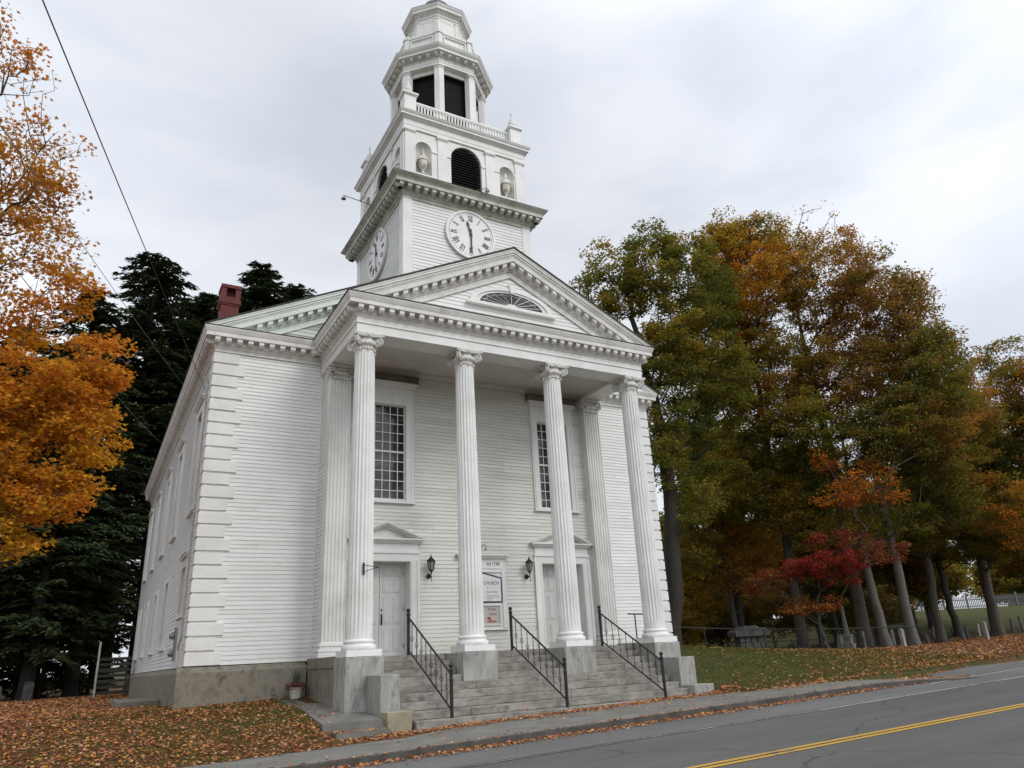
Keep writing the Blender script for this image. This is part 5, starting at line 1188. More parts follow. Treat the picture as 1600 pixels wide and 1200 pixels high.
deciduous('maple_tree', 'pale trunked leaning maple with an orange lower bough in front of green leaves', 'tree', (29.77, 5.9), 12, 0.27,
    [(30.16, 3.02, 9.84, 3.07, 2.39, DG), (28.44, 3.85, 9.20, 2.03, 1.5, ['green', 'olive', 'dgreen']), (33.0, 3.6, 7.3, 2.08, 1.4, ['dgreen', 'green', 'olive']), (26.2, 4.5, 6.6, 1.6, 0.6, ['scarlet', 'orange', 'rust'], 50, 1.5), (28.0, 3.8, 7.2, 1.8, 1.1, ['rust', 'orange', 'scarlet', 'olive'], 50, 1.3), (28.2, 5.6, 5.2, 2.0, 1.0, ['green', 'olive', 'rust'], 50), (31.2, 4.6, 5.6, 2.2, 1.1, ['dgreen', 'green', 'olive'], 50), (26.31, 5.1, 8.64, 1.01, 0.47, ['scarlet', 'orange'], 60, 2), (27.97, 2.74, 6.38, 0.9, 0.32, ['orange', 'scarlet'], 60, 2.5)], bark='palebark', group=G1, seed=6)
deciduous('maple_tree', 'pale trunked maple standing beside the fence end with dark green and rusty crown', 'tree', (31.01, 5.2), 16, 0.27,
    [(32.11, 1.9, 16.2, 2.16, 3.4, ['green', 'rust', 'olive'], 50), (31.63, 0.9, 13.3, 2.04, 2.8, ['green', 'olive', 'rust']), (30.92, 1.77, 10.96, 2.71, 2.71, ['dgreen', 'green', 'rust', 'scarlet']), (33.6, 3.4, 8.6, 2.4, 1.8, ['dgreen', 'green', 'olive', 'rust']), (34.4, 2.6, 11.5, 2.2, 2.2, ['green', 'olive', 'orange', 'rust']), (35.5, 4.2, 6.4, 2.2, 1.3, ['dgreen', 'green', 'olive'])], bark='palebark', group=G1, seed=7)
deciduous('maple_tree', 'rusty maple whose crown slopes down towards the right edge above the orange one', 'tree', (36.8, 7.4), 13, 0.27,
    [(35.8, 3.4, 14.6, 2.4, 2.8, ['green', 'olive', 'rust', 'orange']), (37.4, 3.8, 12.0, 2.6, 2.6, ['green', 'olive', 'rust', 'green']), (39.2, 4.2, 13.6, 2.0, 2.0, ['olive', 'green', 'orange']), (36.2, 4.8, 8.6, 3.0, 2.2, ['dgreen', 'green', 'olive', 'rust']), (36.34, 6.8, 5.8, 2.63, 1.8, ['dgreen', 'green', 'olive', 'yellow']), (33.32, 9.5, 5.7, 2.30, 1.3, ['olive', 'yellow', 'green', 'olive']), (38.55, 2.9, 6.4, 2.15, 2.2, ['dgreen', 'green', 'olive', 'orange'])], group=G1, seed=14)
deciduous('maple_tree', 'broad maple at the right edge with green and orange leaves over the gravestones', 'tree', (43.9, 8.05), 13, 0.36,
    [(43.68, 3.18, 15.0, 2.07, 3.32, ['green', 'olive', 'orange', 'rust']), (43.17, 4.26, 10.63, 3.24, 3.24, ['dgreen', 'green', 'olive', 'rust']), (41.77, 6.96, 8.24, 4.11, 2.88, DG+['orange']), (44.34, 1.67, 12.51, 3.18, 3.97, ['dgreen', 'olive', 'orange', 'green']), (40.2, 4.6, 11.4, 2.4, 2.6, ['green', 'olive', 'orange', 'rust']), (41.8, 5.0, 5.6, 3.2, 1.4, DG), (41.19, 5.93, 4.6, 2.35, 1.2, ['dgreen', 'green', 'olive'])], group=G1, seed=8)
deciduous('maple_tree', 'smaller maple farther back with olive leaves between the two rightmost trunks', 'tree', (47.75, 12.9), 9, 0.28,
    [(47.19, 11.57, 6.9, 4.15, 2.6, ['green', 'olive', 'yellow']), (43.96, 13.01, 8.24, 4.17, 2.78, DG)], group=G1, seed=9)
deciduous('young_maple', 'low yellow green maple right of the church behind the stone tomb', 'tree', (26.8, 13.2), 8, 0.18,
    [(28.12, 13.7, 10.11, 3.27, 4.5, ['green', 'olive', 'yellow', 'olive']), (28.42, 13.39, 5.23, 2.95, 2.36, ['olive', 'yellow', 'gold', 'rust']), (22.70, 11.63, 5.06, 1.6, 2.10, ['dgreen', 'olive', 'yellow', 'green']), (27.30, 12.2, 3.3, 1.86, 1.3, ['olive', 'gold', 'rust', 'yellow']), (25.2, 13.78, 5.6, 1.73, 3.45, ['dgreen', 'olive', 'yellow', 'green'])], group=G1, seed=10)
deciduous('small_red_tree', 'small crimson leaved tree in front of the dark trunks beside the stone tomb', 'tree', (25.4, 5.9), 3.0, 0.10,
    [(25.08, 5.04, 3.15, 2.3, 1.0, ['red', 'red', 'scarlet'], 70, 1.6), (23.3, 6.9, 2.7, 1.6, 0.65, ['red', 'brown', 'red'], 65, 1.8), (27.2, 3.2, 3.6, 1.5, 0.6, ['red', 'brown', 'red'], 60, 2), (24.53, 5.73, 1.35, 1.8, 0.45, ['red', 'rust', 'scarlet'], 60, 2.0), (25.6, 5.0, 4.5, 1.8, 0.7, ['brown', 'red', 'rust'], 45, 1.4)], lsize=0.06, lrad=0.45, seed=11)
deciduous('maple_tree', 'orange leaved maple overhanging from the left edge with bare twigs against the sky', 'tree', (-11.25, 0.75), 13.5, 0.42,
    [(-9.9, -2.0, 14.3, 1.1, 0.8, ['dry', 'orange', 'dry'], 16, 1.1), (-8.86, -1.9, 12.2, 1.1, 0.6, ['dry', 'orange'], 11, 1.1), (-9.2, -1.8, 10.6, 1.6, 0.9, ['orange', 'dry', 'gold'], 34, 0.9), (-8.6, -1.86, 8.9, 1.35, 1.1, ['orange', 'gold', 'dry', 'gold'], 30, 0.85),
     (-6.95, -1.73, 6.45, 0.75, 1.0, ['orange', 'gold', 'gold'], 75, 1.5), (-7.9, -1.77, 5.5, 1.6, 1.1, ['gold', 'orange', 'gold'], 75, 1.2), (-6.75, -1.73, 4.71, 0.75, 0.8, ['gold', 'gold', 'orange'], 75, 1.5), (-7.55, -1.75, 3.45, 1.2, 0.62, ['gold', 'orange', 'gold'], 70, 1.4), (-8.0, -1.78, 2.55, 0.75, 0.5, ['gold', 'yellow', 'gold'], 60, 1.4),
     (-11.3, -0.36, 10.7, 2.25, 3.6, ['orange', 'dry', 'gold'], 20, 0.3), (-10.3, -0.3, 5.43, 2.0, 2.4, ['gold', 'orange', 'gold'], 50, 0.6), (-7.5, -1.76, 8.1, 0.6, 0.45, ['orange', 'gold'], 60, 1.5), (-12.5, 3.5, 9, 3, 4, ['gold', 'orange'], 36, 0.2), (-8.6, -1.9, 7.3, 1.1, 0.8, ['gold', 'orange', 'dry'], 50), (-8.9, -1.8, 4.3, 1.3, 0.8, ['gold', 'orange', 'gold'], 60), (-8.9, -1.8, 3.0, 1.1, 0.6, ['gold', 'yellow', 'gold'], 60), (-7.1, -1.75, 3.6, 0.7, 0.5, ['gold', 'orange'], 60)],
    dens=3.6, lsize=0.064, lrad=0.44, bare=[(-8.7, -1.8, 11.6, 1.1, 1.2, 9, 1), (-8.3, -1.8, 10.3, 0.8, 1.2, 8, 2), (-9.3, -1.9, 13.6, 0.9, 0.9, 9, 2)], seed=12, shape=10, rtip=0.0025)
ORD = 'leftmost second third fourth fifth sixth seventh eighth ninth tenth eleventh twelfth thirteenth fourteenth fifteenth sixteenth seventeenth eighteenth nineteenth twentieth twenty-first twenty-second twenty-third rightmost'.split()
G2 = 'dark hemlocks behind the church'
hemlock('hemlock_tree', 'tallest dark hemlock rising behind the left eave of the church', -4.74, 42.26, 34.6, 7.2, 4.0, 21, 1.0, G2)
hemlock('hemlock_tree', 'dark hemlock with its top right of the brick chimney', 4.19, 45.43, 37.0, 6.4, 14, 22, 0.9, G2)
hemlock('hemlock_tree', 'farther hemlock whose top shows lowest above the church roof', 8.43, 49.0, 36.6, 6.0, 14, 23, 0.8, G2)
hemlock('hemlock_tree', 'dark hemlock just behind the brick chimney', -0.2, 48.5, 35.0, 6.4, 14, 28, 0.8, G2)
hemlock('hemlock_tree', 'lower dark hemlock filling the gap left of the brick chimney', -1.6, 43.5, 29.5, 5.5, 12, 33, 0.9, G2)
hemlock('hemlock_tree', 'dark hemlock between the tallest hemlock and the orange maple', -8.86, 40.22, 29.6, 6.4, 3.0, 24, 1.0, G2)
hemlock('hemlock_tree', 'dark hemlock behind the orange maple leaves', -12.4, 35.0, 23.5, 6.0, 2.6, 25, 1.0, G2)
hemlock('hemlock_tree', 'lower dark hemlock beside the rear corner of the church', -6.6, 36.5, 20, 4.4, 2.2, 26, 1.0, G2)
hemlock('hemlock_tree', 'dark hemlock at the left edge behind the maple', -16.0, 31.5, 22, 4.8, 2.4, 27, 1.0, G2)
hemlock('hemlock_tree', 'dark hemlock nearest the back stairs', -8.8, 33.0, 15, 4.2, 2.0, 29, 1.1, G2)
for i, (x, y, h_) in enumerate(((-17.5, 38, 8), (-14.2, 37, 9), (-11.2, 40, 8), (-8.2, 36.5, 8.5), (-5.6, 40, 8), (-20.5, 40, 9), (-10, 44.5, 10), (-15, 47, 10), (-6.5, 45, 9), (-24, 44, 11))):
    hemlock('young_hemlock', 'low dark young hemlock, '+ORD[[1, 3, 5, 7, 9, 0, 6, 2, 8, 0][i]]+(' from the left' if [1, 3, 5, 7, 9, 0, 6, 2, 8, 0][i] else ' one')+(' under the tall hemlocks' if i < 9 else ' out at the far left'), x, y, h_, 2.9, 0.35, 130+i, 1.0, 'young hemlocks in the dark woods left of the church', 0.12)
for i, (x, y, h_) in enumerate(((-14.5, 45, 24), (-20, 40, 24), (-2.5, 52, 26), (-10, 52, 26), (-19, 50, 22))):
    hemlock('hemlock_tree', 'shaded dark conifer deep in the woods, '+['second row from the left edge', 'leftmost of all at the left edge', 'nearest the roof of the church', 'middle of the back row', 'back row behind the leftmost ones'][i], x, y, h_, 5.2, 3.5, 40+i, 0.6, G2)
# second row of maples beyond the graveyard
for i, (x, y, tz, r, pal) in enumerate(((33, 19, 15, 3.6, ['dgreen', 'olive', 'green', 'rust']), (38.5, 17, 13, 3.6, ['dgreen', 'green', 'olive', 'brown']), (44, 20, 14, 4.0, ['dgreen', 'green', 'olive', 'orange']), (50, 17.5, 13, 3.8, ['green', 'olive', 'rust', 'dgreen']), (56, 20, 12, 4.0, ['dgreen', 'olive', 'yellow', 'green']), (23, 22, 15, 3.6, ['dgreen', 'green', 'olive', 'yellow']), (28, 27, 14, 4.0, ['dgreen', 'olive', 'green', 'yellow']), (52, 9, 13, 3.6, ['dgreen', 'green', 'orange', 'rust']))):
    deciduous('maple_tree', ['shaded maple deep in the graveyard behind the small red tree', 'shaded maple deep in the graveyard behind the two pale trunks', 'green maple in the second row beyond the gravestones', 'rusty green maple beyond the rightmost gravestones', 'yellowish maple far right beyond the gravestones', 'green maple in the second row just right of the church', 'yellowish maple far behind the stone tomb', 'orange tinged maple at the far right edge behind the front row'][i], 'tree', (x, y), tz*0.9, 0.26,
        [(x, y, tz-r*0.6, r, r*1.0, pal), (x-r*0.6, y-0.8, tz*0.55, r*0.85, r*0.8, pal), (x+r*0.7, y+0.5, tz*0.5, r*0.8, r*0.75, pal), (x, y-1, tz*0.32, r*0.9, r*0.45, pal, 60)], dens=0.35, lpt=55, lsize=0.13, lrad=0.85, group='second row of maples beyond the graveyard', seed=70+i)
for i, (x, y, z, r, pal) in enumerate(((34, 22, 2.2, 2.6, ['olive', 'dgreen', 'brown']), (40, 22.5, 2.0, 2.8, ['dgreen', 'brown', 'olive']), (46, 21.5, 2.2, 2.8, ['dgreen', 'green', 'brown']), (29, 20.5, 2.4, 2.6, ['yellow', 'olive', 'gold', 'rust']), (24.5, 16.5, 1.7, 1.8, ['dgreen', 'olive', 'rust']), (60, 27, 2.0, 3.0, ['dgreen', 'brown', 'olive']), (52, 24, 2.2, 3.0, ['dgreen', 'brown', 'green']), (20, 14.5, 2.2, 2.0, ['dgreen', 'green', 'olive']), (17.5, 12.5, 1.6, 1.6, ['dgreen', 'green', 'olive']))):
    deciduous('shrub', ['olive undergrowth bush behind the small red tree', 'brownish undergrowth bush behind the pale trunks', 'dark green undergrowth bush behind the rightmost trunks', 'golden yellow bush behind the stone tomb', 'low rusty bush left of the golden bush', 'brownish bush far right near the white fence', 'dark bush between the pale trunks and the white fence', 'dark green bush just right of the big dark trunk', 'dark green bush touching the right wall of the church'][i], 'shrub', (x, y), 1.6, 0.07,
        [(x, y, z+h1(x, y)*0.6+0.3, r, r*0.8, pal), (x+r*0.8, y, z*0.7+0.2, r*0.7, r*0.5, pal)], dens=0.5, lpt=60, lsize=0.10, lrad=0.7, group='undergrowth bushes round the graveyard', seed=90+i)
# distant trees: one built, the rest copies
dist0 = deciduous('distant_tree', 'autumn tree in the distance beyond the graveyard', 'tree', (62, 34), 8, 0.22, [(62, 34, 8, 4.2, 4.0, ['dgreen', 'olive', 'rust', 'green', 'yellow']), (60, 33, 4.6, 3.6, 2.8, ['dgreen', 'olive', 'brown', 'green']), (64.5, 35.5, 4.5, 3.4, 2.8, ['olive', 'yellow', 'dgreen'])], dens=0.45, lpt=60, lsize=0.17, lrad=0.95, group='autumn trees in the distance', seed=31)
dist1 = deciduous('distant_tree', 'autumn tree in the distance beyond the graveyard', 'tree', (48, 40), 7, 0.2, [(48, 40, 7.2, 4.0, 3.8, ['dgreen', 'green', 'olive', 'dgreen']), (45.5, 39, 4, 3.4, 2.8, ['dgreen', 'olive', 'rust']), (50.5, 41, 3.8, 3.2, 2.8, ['green', 'olive', 'gold'])], dens=0.45, lpt=60, lsize=0.17, lrad=0.95, group='autumn trees in the distance', seed=32)
gk = np.random.default_rng(55); k = 0; dtr = [dist0, dist1]
spots = [(36, 30), (42, 52), (30, 40), (55, 52), (70, 50), (76, 62), (30, 58), (86, 66), (60, 70), (46, 72), (72, 80), (98, 76), (112, 60), (118, 44), (125, 30), (130, 14), (-22, 62), (-30, 56), (-40, 48), (-36, 66), (104, 92), (34, 88), (140, 0), (90, 90)]
for (x, y) in spots:
    s_ = dist0 if k % 2 else dist1; k += 1
    lb = ('mixed green and rusty ' if k % 2 == 0 else 'plain dark green ')+('distant tree glimpsed between the dark trunks left of the church' if x < 0 else 'distant tree beyond the graveyard right of the church'); s_['label'] = lb.replace('distant tree', 'far tree') if False else lb
    o = dup(s_, (x, y, h1(x, y)-0.2), gk.uniform(0, 6.28)); dtr.append(o); sc_ = gk.uniform(0.85, 1.25)*(1.0 if math.hypot(x+6, y+20) < 95 else 1.25); o.scale = (sc_, sc_, sc_*gk.uniform(0.9, 1.15))

for sgn, pl in ((1, 'far beyond the graveyard'), (-1, 'far behind the hemlocks')):
    L_ = sorted([o for o in dtr if o.location.x*sgn > 0], key=lambda o: math.atan2(o.location.x+6.3, o.location.y+19.7))
    for i, o in enumerate(L_):
        tone = 'rusty green' if o.children and any(c_.data is dist0.children[1].data for c_ in o.children) else 'plain dark green'
        o['label'] = tone+' autumn tree, '+('leftmost of all ' if i == 0 else 'rightmost of all ' if i == len(L_)-1 else ORD[i]+' from the left ')+pl
# ------------------------------------------------------------------ fallen leaves and grass
LC = np.array([(0.40, 0.19, 0.06), (0.50, 0.30, 0.08), (0.30, 0.12, 0.055), (0.48, 0.31, 0.17), (0.40, 0.18, 0.11), (0.54, 0.40, 0.10), (0.20, 0.09, 0.045), (0.44, 0.28, 0.18)])
def zpave(x, y):
    t_ = sst(13.0, 16.3, x); z = -1.70+0.025*x-0.10*t_
    yk = -5.6-0.75*t_; yb_ = -3.40-1.5*t_+0.75*sst(0.2, 1.2, x)*(1-sst(8.0, 11.5, x)); on_ = (y > yk) & (y < yb_) & (x < 16.3); return on_, z
def zany(x, y):
    on_, zp = zpave(x, y); z = zterr(x, y); rd = y < -5.4; z = np.where(rd, -1.83+0.025*np.clip(x, -40, 60)+0.006, z); z = np.where(on_, zp, z)
    z = np.where((x > -1.25) & (x < 0.04) & (y > -1.98) & (y < 3.3), -1.40+0.078*(y+2), z); z = np.where((x > -1.2) & (x < 0.0) & (y > -2.38) & (y <= -1.98), -1.585, z); return z
g = np.random.default_rng(99); PX, PY, SZ = [], [], []
def scat(n, x0, x1, y0, y1, w_=None, s_=0.05):
    x = g.uniform(x0, x1, n); y = g.uniform(y0, y1, n)
    if w_ is not None: k = g.random(n) < w_(x, y); x, y = x[k], y[k]
    bad = ((x > XL-0.25) & (x < XR+0.25) & (y > 3.4) & (y < 28.9)) | ((x > -0.45) & (x < 10.35) & (y > -2.2) & (y < 3.7)); x, y = x[~bad], y[~bad]
    PX.append(x); PY.append(y); SZ.append(s_*g.uniform(0.6, 1.25, len(x)))
def patchy(x, y): return 0.35+0.65*np.clip(blot(x*0.9+3, y*0.8)*0.5+blot(x*2.7, y*2.3)*0.7, 0, 1)
def lw(x, y):
    clear = np.exp(-(((x+2.0)/1.9)**2+((y-0.2)/1.5)**2)); edge = 1-sst(-1.5, -1.0, x+0.18*np.sin(y*3)); front = sst(-3.75, -3.25, y)
    return np.clip(patchy(x, y)*(1-0.72*clear)*edge*front, 0, 1)
scat(34000, -13, -0.9, -4.0, 4.5, lw, 0.046); scat(17000, -16, -3.5, 4.5, 16, lambda x, y: patchy(x, y), 0.055); scat(12000, -22, -3.5, 16, 34, None, 0.08)
scat(9000, -1.3, 10.6, -3.5, -2.15, lambda x, y: np.clip(1.25*np.exp(-((y+2.55)/0.33)**2)+0.04, 0, 1)*(0.55+0.45*patchy(x*2, y)), 0.042)
scat(17000, -9, 17, -6.6, -5.55, lambda x, y: np.exp(-((y+5.68)/0.26)**2)*(0.55+0.45*patchy(x*1.5, y))*(1-0.6*sst(9, 15, x)), 0.042)
scat(900, -8, 16, -5.5, -3.4, lambda x, y: np.clip(0.18+0.5*sst(-4.0, -3.4, y), 0, 1), 0.042)
scat(26000, 10.3, 22, -4.2, 4.6, lambda x, y: np.clip((0.03+0.16*(1-sst(-3.2, 1.5, y))+0.5*np.exp(-((y+3.4)/0.35)**2)+0.16*sst(12, 20, x)+0.25*sst(16, 22, x))*(0.3+patchy(x, y)), 0, 1), 0.045)
scat(26000, 22, 44, -4.0, 12, lambda x, y: 0.25+0.65*patchy(x, y), 0.06)
scat(400, -1.2, 0.0, -2.3, 3.2, lambda x, y: 0.12+0.7*np.exp(-((x+1.2)/0.12)**2), 0.042); scat(600, -8, 30, -9.5, -6.6, lambda x, y: 0.3*np.exp(-((y+6.6)/0.8)**2), 0.042)
x = np.concatenate(PX); y = np.concatenate(PY); s_ = np.concatenate(SZ); z = zany(x, y)+g.uniform(0.008, 0.035, len(x))
# leaves caught on the steps
sx2, sy2, sz2 = [], [], []
for k_ in range(0, 9):
    for _ in range([10, 26, 40, 26, 12, 22, 16, 26, 60][k_]):
        xx = g.choice([g.uniform(0.6, 2.6), g.uniform(3.9, 6.0), g.uniform(7.2, 9.3)]) if k_ < 4 else g.uniform(0.7, 9.3)
        if k_ in (1, 2, 3) and g.random() < 0.6: xx = g.choice([0.6, 3.85, 7.15])+abs(g.normal(0, 0.45))
        sx2.append(xx); sy2.append(0.65-0.36*k_+(g.uniform(0.05, 0.33) if g.random() < 0.4 else 0.30)); sz2.append(-RS*k_+0.012)
x = np.concatenate([x, sx2]); y = np.concatenate([y, sy2]); z = np.concatenate([z, sz2]); s_ = np.concatenate([s_, np.full(len(sx2), 0.042)])
n = len(x); V, Fc = leaf_quads(np.stack([x, y, z], 1), 1.0, g, 0.9, 10)
V = ((V.reshape(n, 10, 3)-np.stack([x, y, z], 1)[:, None])*s_[:, None, None]+np.stack([x, y, z], 1)[:, None]).reshape(-1, 3)
zmin = np.repeat(z-0.004, 10); V[:, 2] = np.maximum(V[:, 2], zmin)
col = LC[g.choice(len(LC), n, p=[0.22, 0.12, 0.18, 0.12, 0.16, 0.04, 0.06, 0.10])]*g.uniform(0.7, 1.35, (n, 1))*np.array([[1.08, 0.94, 1.0]])
tag(npmesh('fallen_leaves', V, Fc, M['litter'], None, np.repeat(col, 10, axis=0)), kind='stuff')
# grass blades on the lawns
n = 90000; gx = np.concatenate([g.uniform(-7, -1.0, n//3), g.uniform(10.3, 24, n-n//3)]); gy = g.uniform(-3.4, 5.5, n)
k = ~(((gx < 0) & (gy > 3.3) & (gx > -4)) | ((gx > 9) & (gx < 13.9) & (gy > 3.3))) & (g.random(n) < np.where(gx < 0, 1-0.5*lw(gx, gy), 0.9)); gx, gy = gx[k], gy[k]; n = len(gx); gz = zterr(gx, gy)-0.005
a = g.uniform(0, 6.28, n); h_ = g.uniform(0.03, 0.085, n); tl = g.normal(0, 0.02, (n, 2))
V = np.stack([np.stack([gx-0.006*np.cos(a), gy-0.006*np.sin(a), gz], 1), np.stack([gx+0.006*np.cos(a), gy+0.006*np.sin(a), gz], 1), np.stack([gx+tl[:, 0], gy+tl[:, 1], gz+h_], 1)], 1).reshape(-1, 3)
gc = np.array([(0.06, 0.085, 0.02)])*g.uniform(0.6, 1.5, (n, 1))+np.array([(0.05, 0.02, 0.0)])*g.random((n, 1))
tag(npmesh('grass', V, np.arange(n*3).reshape(n, 3), M['litter'], None, np.repeat(gc, 3, axis=0)), kind='stuff')

# ------------------------------------------------------------------ iron fence along the lawn
fn = thing('iron_fence', 'low black post and rail fence along the top of the lawn right of the church', 'fence', (22, 6, 0))
fx = [11.25, 14.6, 17.9, 21.2, 24.5, 27.8, 31.2]; fp = [(x_, 6.6-0.12*(x_-16)) for x_ in fx]; tops = []
for (x_, y_) in fp:
    z_ = h1(x_, y_); b = MB(); b.tube([(x_-22, y_-6, z_-0.1), (x_-22, y_-6, z_+1.0)], 0.032, 6); b.build('post', M['iron'], fn); tops.append((x_-22, y_-6, z_+0.99))
b = MB(); b.tube(tops, 0.022, 6); b.build('top_rail', M['iron'], fn)
for i, (x_, y_, hh, lb) in enumerate(((26.6, 4.9, 0.8, 'short square granite post left of the middle maple trunk'), (29.2, 4.6, 0.85, 'short pale granite post between the two pale maple trunks'), (37.5, 5.2, 0.95, 'short granite post at the right end of the graveyard'))):
    z_ = h1(x_, y_); b = MB(); b.box(-0.09, 0.09, -0.09, 0.09, -0.1, hh); b.add([(-0.09, -0.09, hh), (0.09, -0.09, hh), (0.09, 0.09, hh), (-0.09, 0.09, hh), (0, 0, hh+0.05)], [(0, 1, 4), (1, 2, 4), (2, 3, 4), (3, 0, 4)])
    tag(b.build('granite_post', M['stone'] if i == 0 else M['granite'], None, loc=(x_, y_, z_), bevel=0.008), lb, 'post', 'granite posts at the graveyard')
# grave plot railing
pr_ = thing('plot_railing', 'low black grave plot railing right of the stone tomb', 'railing', (25.3, 8.6, h1(25.3, 8.6)))
for k_ in range(5): b = MB(); b.tube([(-1.6+k_*1.1, 0, -0.1), (-1.6+k_*1.1, 0, 0.72)], 0.025, 5); b.build('post', M['iron'], pr_)
for z_ in (0.35, 0.66): b = MB(); b.tube([(-1.6, 0, z_), (2.8, 0, z_)], 0.018, 5); b.build('rail', M['iron'], pr_)
# stone tomb
tb = thing('stone_tomb', 'dark mossy stone tomb with a thick tilted slab on rough blocks', 'tomb', (22.3, 8.0, h1(22.3, 8.0)), R(-25)); tb.scale = (0.78, 0.8, 1.35)
b = MB()
for r_ in range(3):
    xx = -0.85
    while xx < 0.8:
        w_ = random.uniform(0.3, 0.5); b.box(xx+random.uniform(0, 0.03), min(0.85, xx+w_-0.02), -0.55+random.uniform(0, 0.06), 0.5, r_*0.2-0.1*(r_ == 0), r_*0.2+0.19); xx += w_
b.build('block_base', M['stone'], tb, bevel=0.03)
b = MB(); K = 14; top = [(-1.15+2.3*i/K, 0.66+0.30*math.sin(math.pi*(0.12+0.76*i/K))+0.04*math.sin(i*1.7)) for i in range(K+1)]; b.prism(top+[(1.05, 0.60), (-1.1, 0.60)], 1, -0.75, 0.7); b.build('slab', M['stone'], tb, bevel=0.04)
# obelisk
ob = thing('obelisk', 'slender white marble obelisk among the gravestones', 'monument', (32.9, 10.6, h1(32.9, 10.6)), R(20))
b = MB(); b.box(-0.42, 0.42, -0.42, 0.42, -0.1, 0.22); b.box(-0.32, 0.32, -0.32, 0.32, 0.22, 0.40); b.build('base', M['marble'], ob, bevel=0.02)
b = MB(); b.lathe([(0.30, 0.40), (0.30, 0.78), (0.36, 0.80), (0.36, 0.86), (0.15, 0.92), (0.085, 2.45), (0.001, 2.62)], n=4, phase=math.pi/4); b.build('shaft', M['marble'], ob)
# gravestones
def stone(kind, wd, ht, th, mt):
    b = MB(); h = wd/2
    if kind == 0: poly = [(-h, -0.15), (h, -0.15), (h, ht-h*0.5)]+[(h*math.cos(a_), ht-h*0.5+h*0.5*math.sin(a_)) for a_ in np.linspace(0.1, math.pi-0.1, 9)]+[(-h, ht-h*0.5)]
    elif kind == 1: poly = [(-h, -0.15), (h, -0.15), (h, ht-0.12), (h*0.72, ht-0.10), (h*0.6, ht-0.02)]+[(h*0.5*math.cos(a_), ht-0.02+h*0.35*math.sin(a_)) for a_ in np.linspace(0.2, math.pi-0.2, 7)]+[(-h*0.6, ht-0.02), (-h*0.72, ht-0.10), (-h, ht-0.12)]
    else: poly = [(-h, -0.15), (h, -0.15), (h, ht), (-h, ht)]
    b.prism(poly, 1, -th/2, th/2); return b
gs = []; gpos = []; gposl = []
for i, (x_, y_) in enumerate([(27.0, 12.5), (28.6, 11.2), (30.3, 12.3), (31.4, 10.2), (34.6, 11.5), (35.2, 9.6), (36.6, 10.6), (38.0, 9.0), (38.8, 11.8), (40.0, 9.8), (41.2, 8.7), (41.9, 10.9), (43.2, 9.6), (45.0, 9.0), (46.2, 10.6), (47.5, 8.4), (49.0, 9.9), (50.6, 8.0), (36.0, 13.5), (42.5, 13.5), (33.2, 14.0), (47.5, 13.2), (24.0, 11.0), (53.0, 9.5),
                            (-14.8, 30.5), (-13.2, 31.2), (-11.6, 30.2), (-10.0, 31.0), (-8.6, 30.6), (-16.3, 31.0), (-12.3, 33.5)]):
    kd = int(g.integers(0, 3)); wd_, ht_ = g.uniform(0.36, 0.58), g.uniform(0.5, 1.0)
    side = 'left of the church under the hemlocks' if x_ < 0 else 'in the graveyard right of the church'
    mt_ = M['stone'] if g.random() < 0.7 else M['marble']
    if x_ < 0: mt_ = M['stone']; ht_ = g.uniform(0.8, 1.1); kd = 0
    o = stone(kd, wd_, ht_, 0.09, mt_).build('gravestone', mt_, None, loc=(x_, y_, h1(x_, y_)), rz=g.normal(0.25, 0.15), bevel=0.008); o.rotation_euler.x = g.normal(0, 0.05); o.rotation_euler.y = g.normal(0, 0.04)
    gpos.append(o) if x_ > 0 else gposl.append(o)
    desc = ['round topped', 'shouldered', 'square topped'][kd]; tone = 'dark slate' if mt_ is M['stone'] else 'pale marble'
    tag(o, '%s %s gravestone %s' % (desc, tone, side), 'gravestone', 'gravestones '+side); gs.append(o)
ORD = 'leftmost second third fourth fifth sixth seventh eighth ninth tenth eleventh twelfth thirteenth fourteenth fifteenth sixteenth seventeenth eighteenth nineteenth twentieth twenty-first twenty-second twenty-third rightmost'.split()
for L_, pl in ((gpos, 'in the graveyard right of the church'), (gposl, 'under the hemlocks left of the church')):
    L_.sort(key=lambda o: math.atan2(o.location.x+6.3, o.location.y+19.7))
    for i, o in enumerate(L_): o['label'] = o['label'].split(' gravestone')[0]+' gravestone, '+(ORD[i]+(' from the left ' if 0 < i < len(ORD)-1 else ' '))+pl
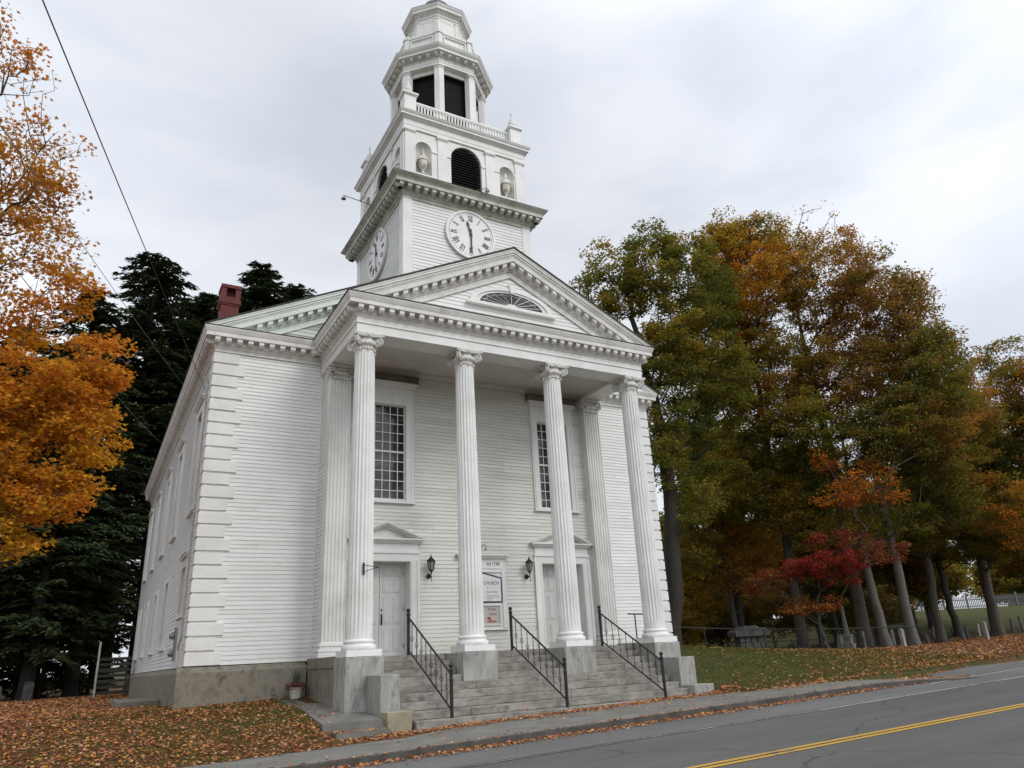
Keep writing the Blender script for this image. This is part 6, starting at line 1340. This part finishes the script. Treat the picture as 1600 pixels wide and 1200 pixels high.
# white fence on the far hill
wf = thing('white_fence', 'white picket fence on the rise at the far right behind the graveyard', 'fence', (93, 34, 0))
P0, P1 = Vector((87, 50, 0)), Vector((99, 14, 0)); nsec = 14
for i in range(nsec):
    a, c = P0.lerp(P1, i/nsec), P0.lerp(P1, (i+1)/nsec); d_ = (c-a).normalized(); b = MB(); m_ = 14
    for k_ in range(m_):
        p = a.lerp(c, (k_+0.5)/m_); z_ = h1(p.x, p.y); u = d_*0.055
        b.add([(p-u).to_tuple()[:2]+(z_-0.05,), (p+u).to_tuple()[:2]+(z_-0.05,), (p+u).to_tuple()[:2]+(z_+1.45,), (p.x, p.y, z_+1.6), (p-u).to_tuple()[:2]+(z_+1.45,)], [(0, 1, 2, 3, 4)])
    for zz in (0.35, 1.15): b.tube([(a.x+0.05, a.y, h1(a.x, a.y)+zz), (c.x+0.05, c.y, h1(c.x, c.y)+zz)], 0.05, 4)
    b.box(a.x-0.08, a.x+0.08, a.y-0.08, a.y+0.08, h1(a.x, a.y)-0.1, h1(a.x, a.y)+1.75)
    b.xf(Matrix.Translation((-93, -34, 0))); b.build('fence_panel', M['fencewhite'], wf)
# back stairs
st_ = thing('back_stairs', 'dark weathered wooden stairs with a white post at the rear left corner of the church', 'stairs', (-4.9, 25.5, -1.0))
b = MB()
for k_ in range(8): b.box(-0.55, 0.75, -1.2+k_*0.28, -0.93+k_*0.28, 0.16+k_*0.19, 0.20+k_*0.19)
b.build('treads', M['oldwood'], st_)
for x_ in (-0.58, 0.76): b = MB(); b.prism([(-1.3, 0.0), (-1.1, 0.0), (1.2, 1.55), (1.2, 1.85), (1.0, 1.85), (-1.3, 0.25)], 0, x_-0.03, x_+0.03); b.build('stringer', M['oldwood'], st_)
b = MB(); b.box(-0.66, -0.57, -1.33, -1.24, -0.1, 2.55); b.build('post', M['postwhite'], st_)
b = MB()
for k_ in range(7): b.box(-0.55, 0.9, -1.29, -1.26, 0.1+k_*0.26, 0.24+k_*0.26)
b.build('side_boards', M['oldwood'], st_)

# ------------------------------------------------------------------ cables
def cable(a, c, sag, r, mt, label):
    a, c = Vector(a), Vector(c); b = MB(); K = 24; b.tube([a.lerp(c, i/K)-Vector((0, 0, sag*4*(i/K)*(1-i/K)))-a for i in range(K+1)], r, 5); tag(b.build('cable', mt, None, loc=a), label, 'cable', 'cables running to the church side wall')
cable((-8.93, -18.2, 6.2), (-3.95, 2.95+0.85, 8.2), 0.10, 0.0085, M['wire'], 'thick black cable sloping across the sky to the near corner of the side wall')
cable((-9.1, -16.0, 5.2), (-4.2, 9.0, 10.12), 0.12, 0.006, M['greywire'], 'thin grey cable passing in front of the tall hemlock to the eave')
cable((-8.6, -15.0, 4.1), (-4.2, 17.5, 10.12), 0.25, 0.006, M['greywire'], 'thin grey cable lowest of the three crossing the orange maple')
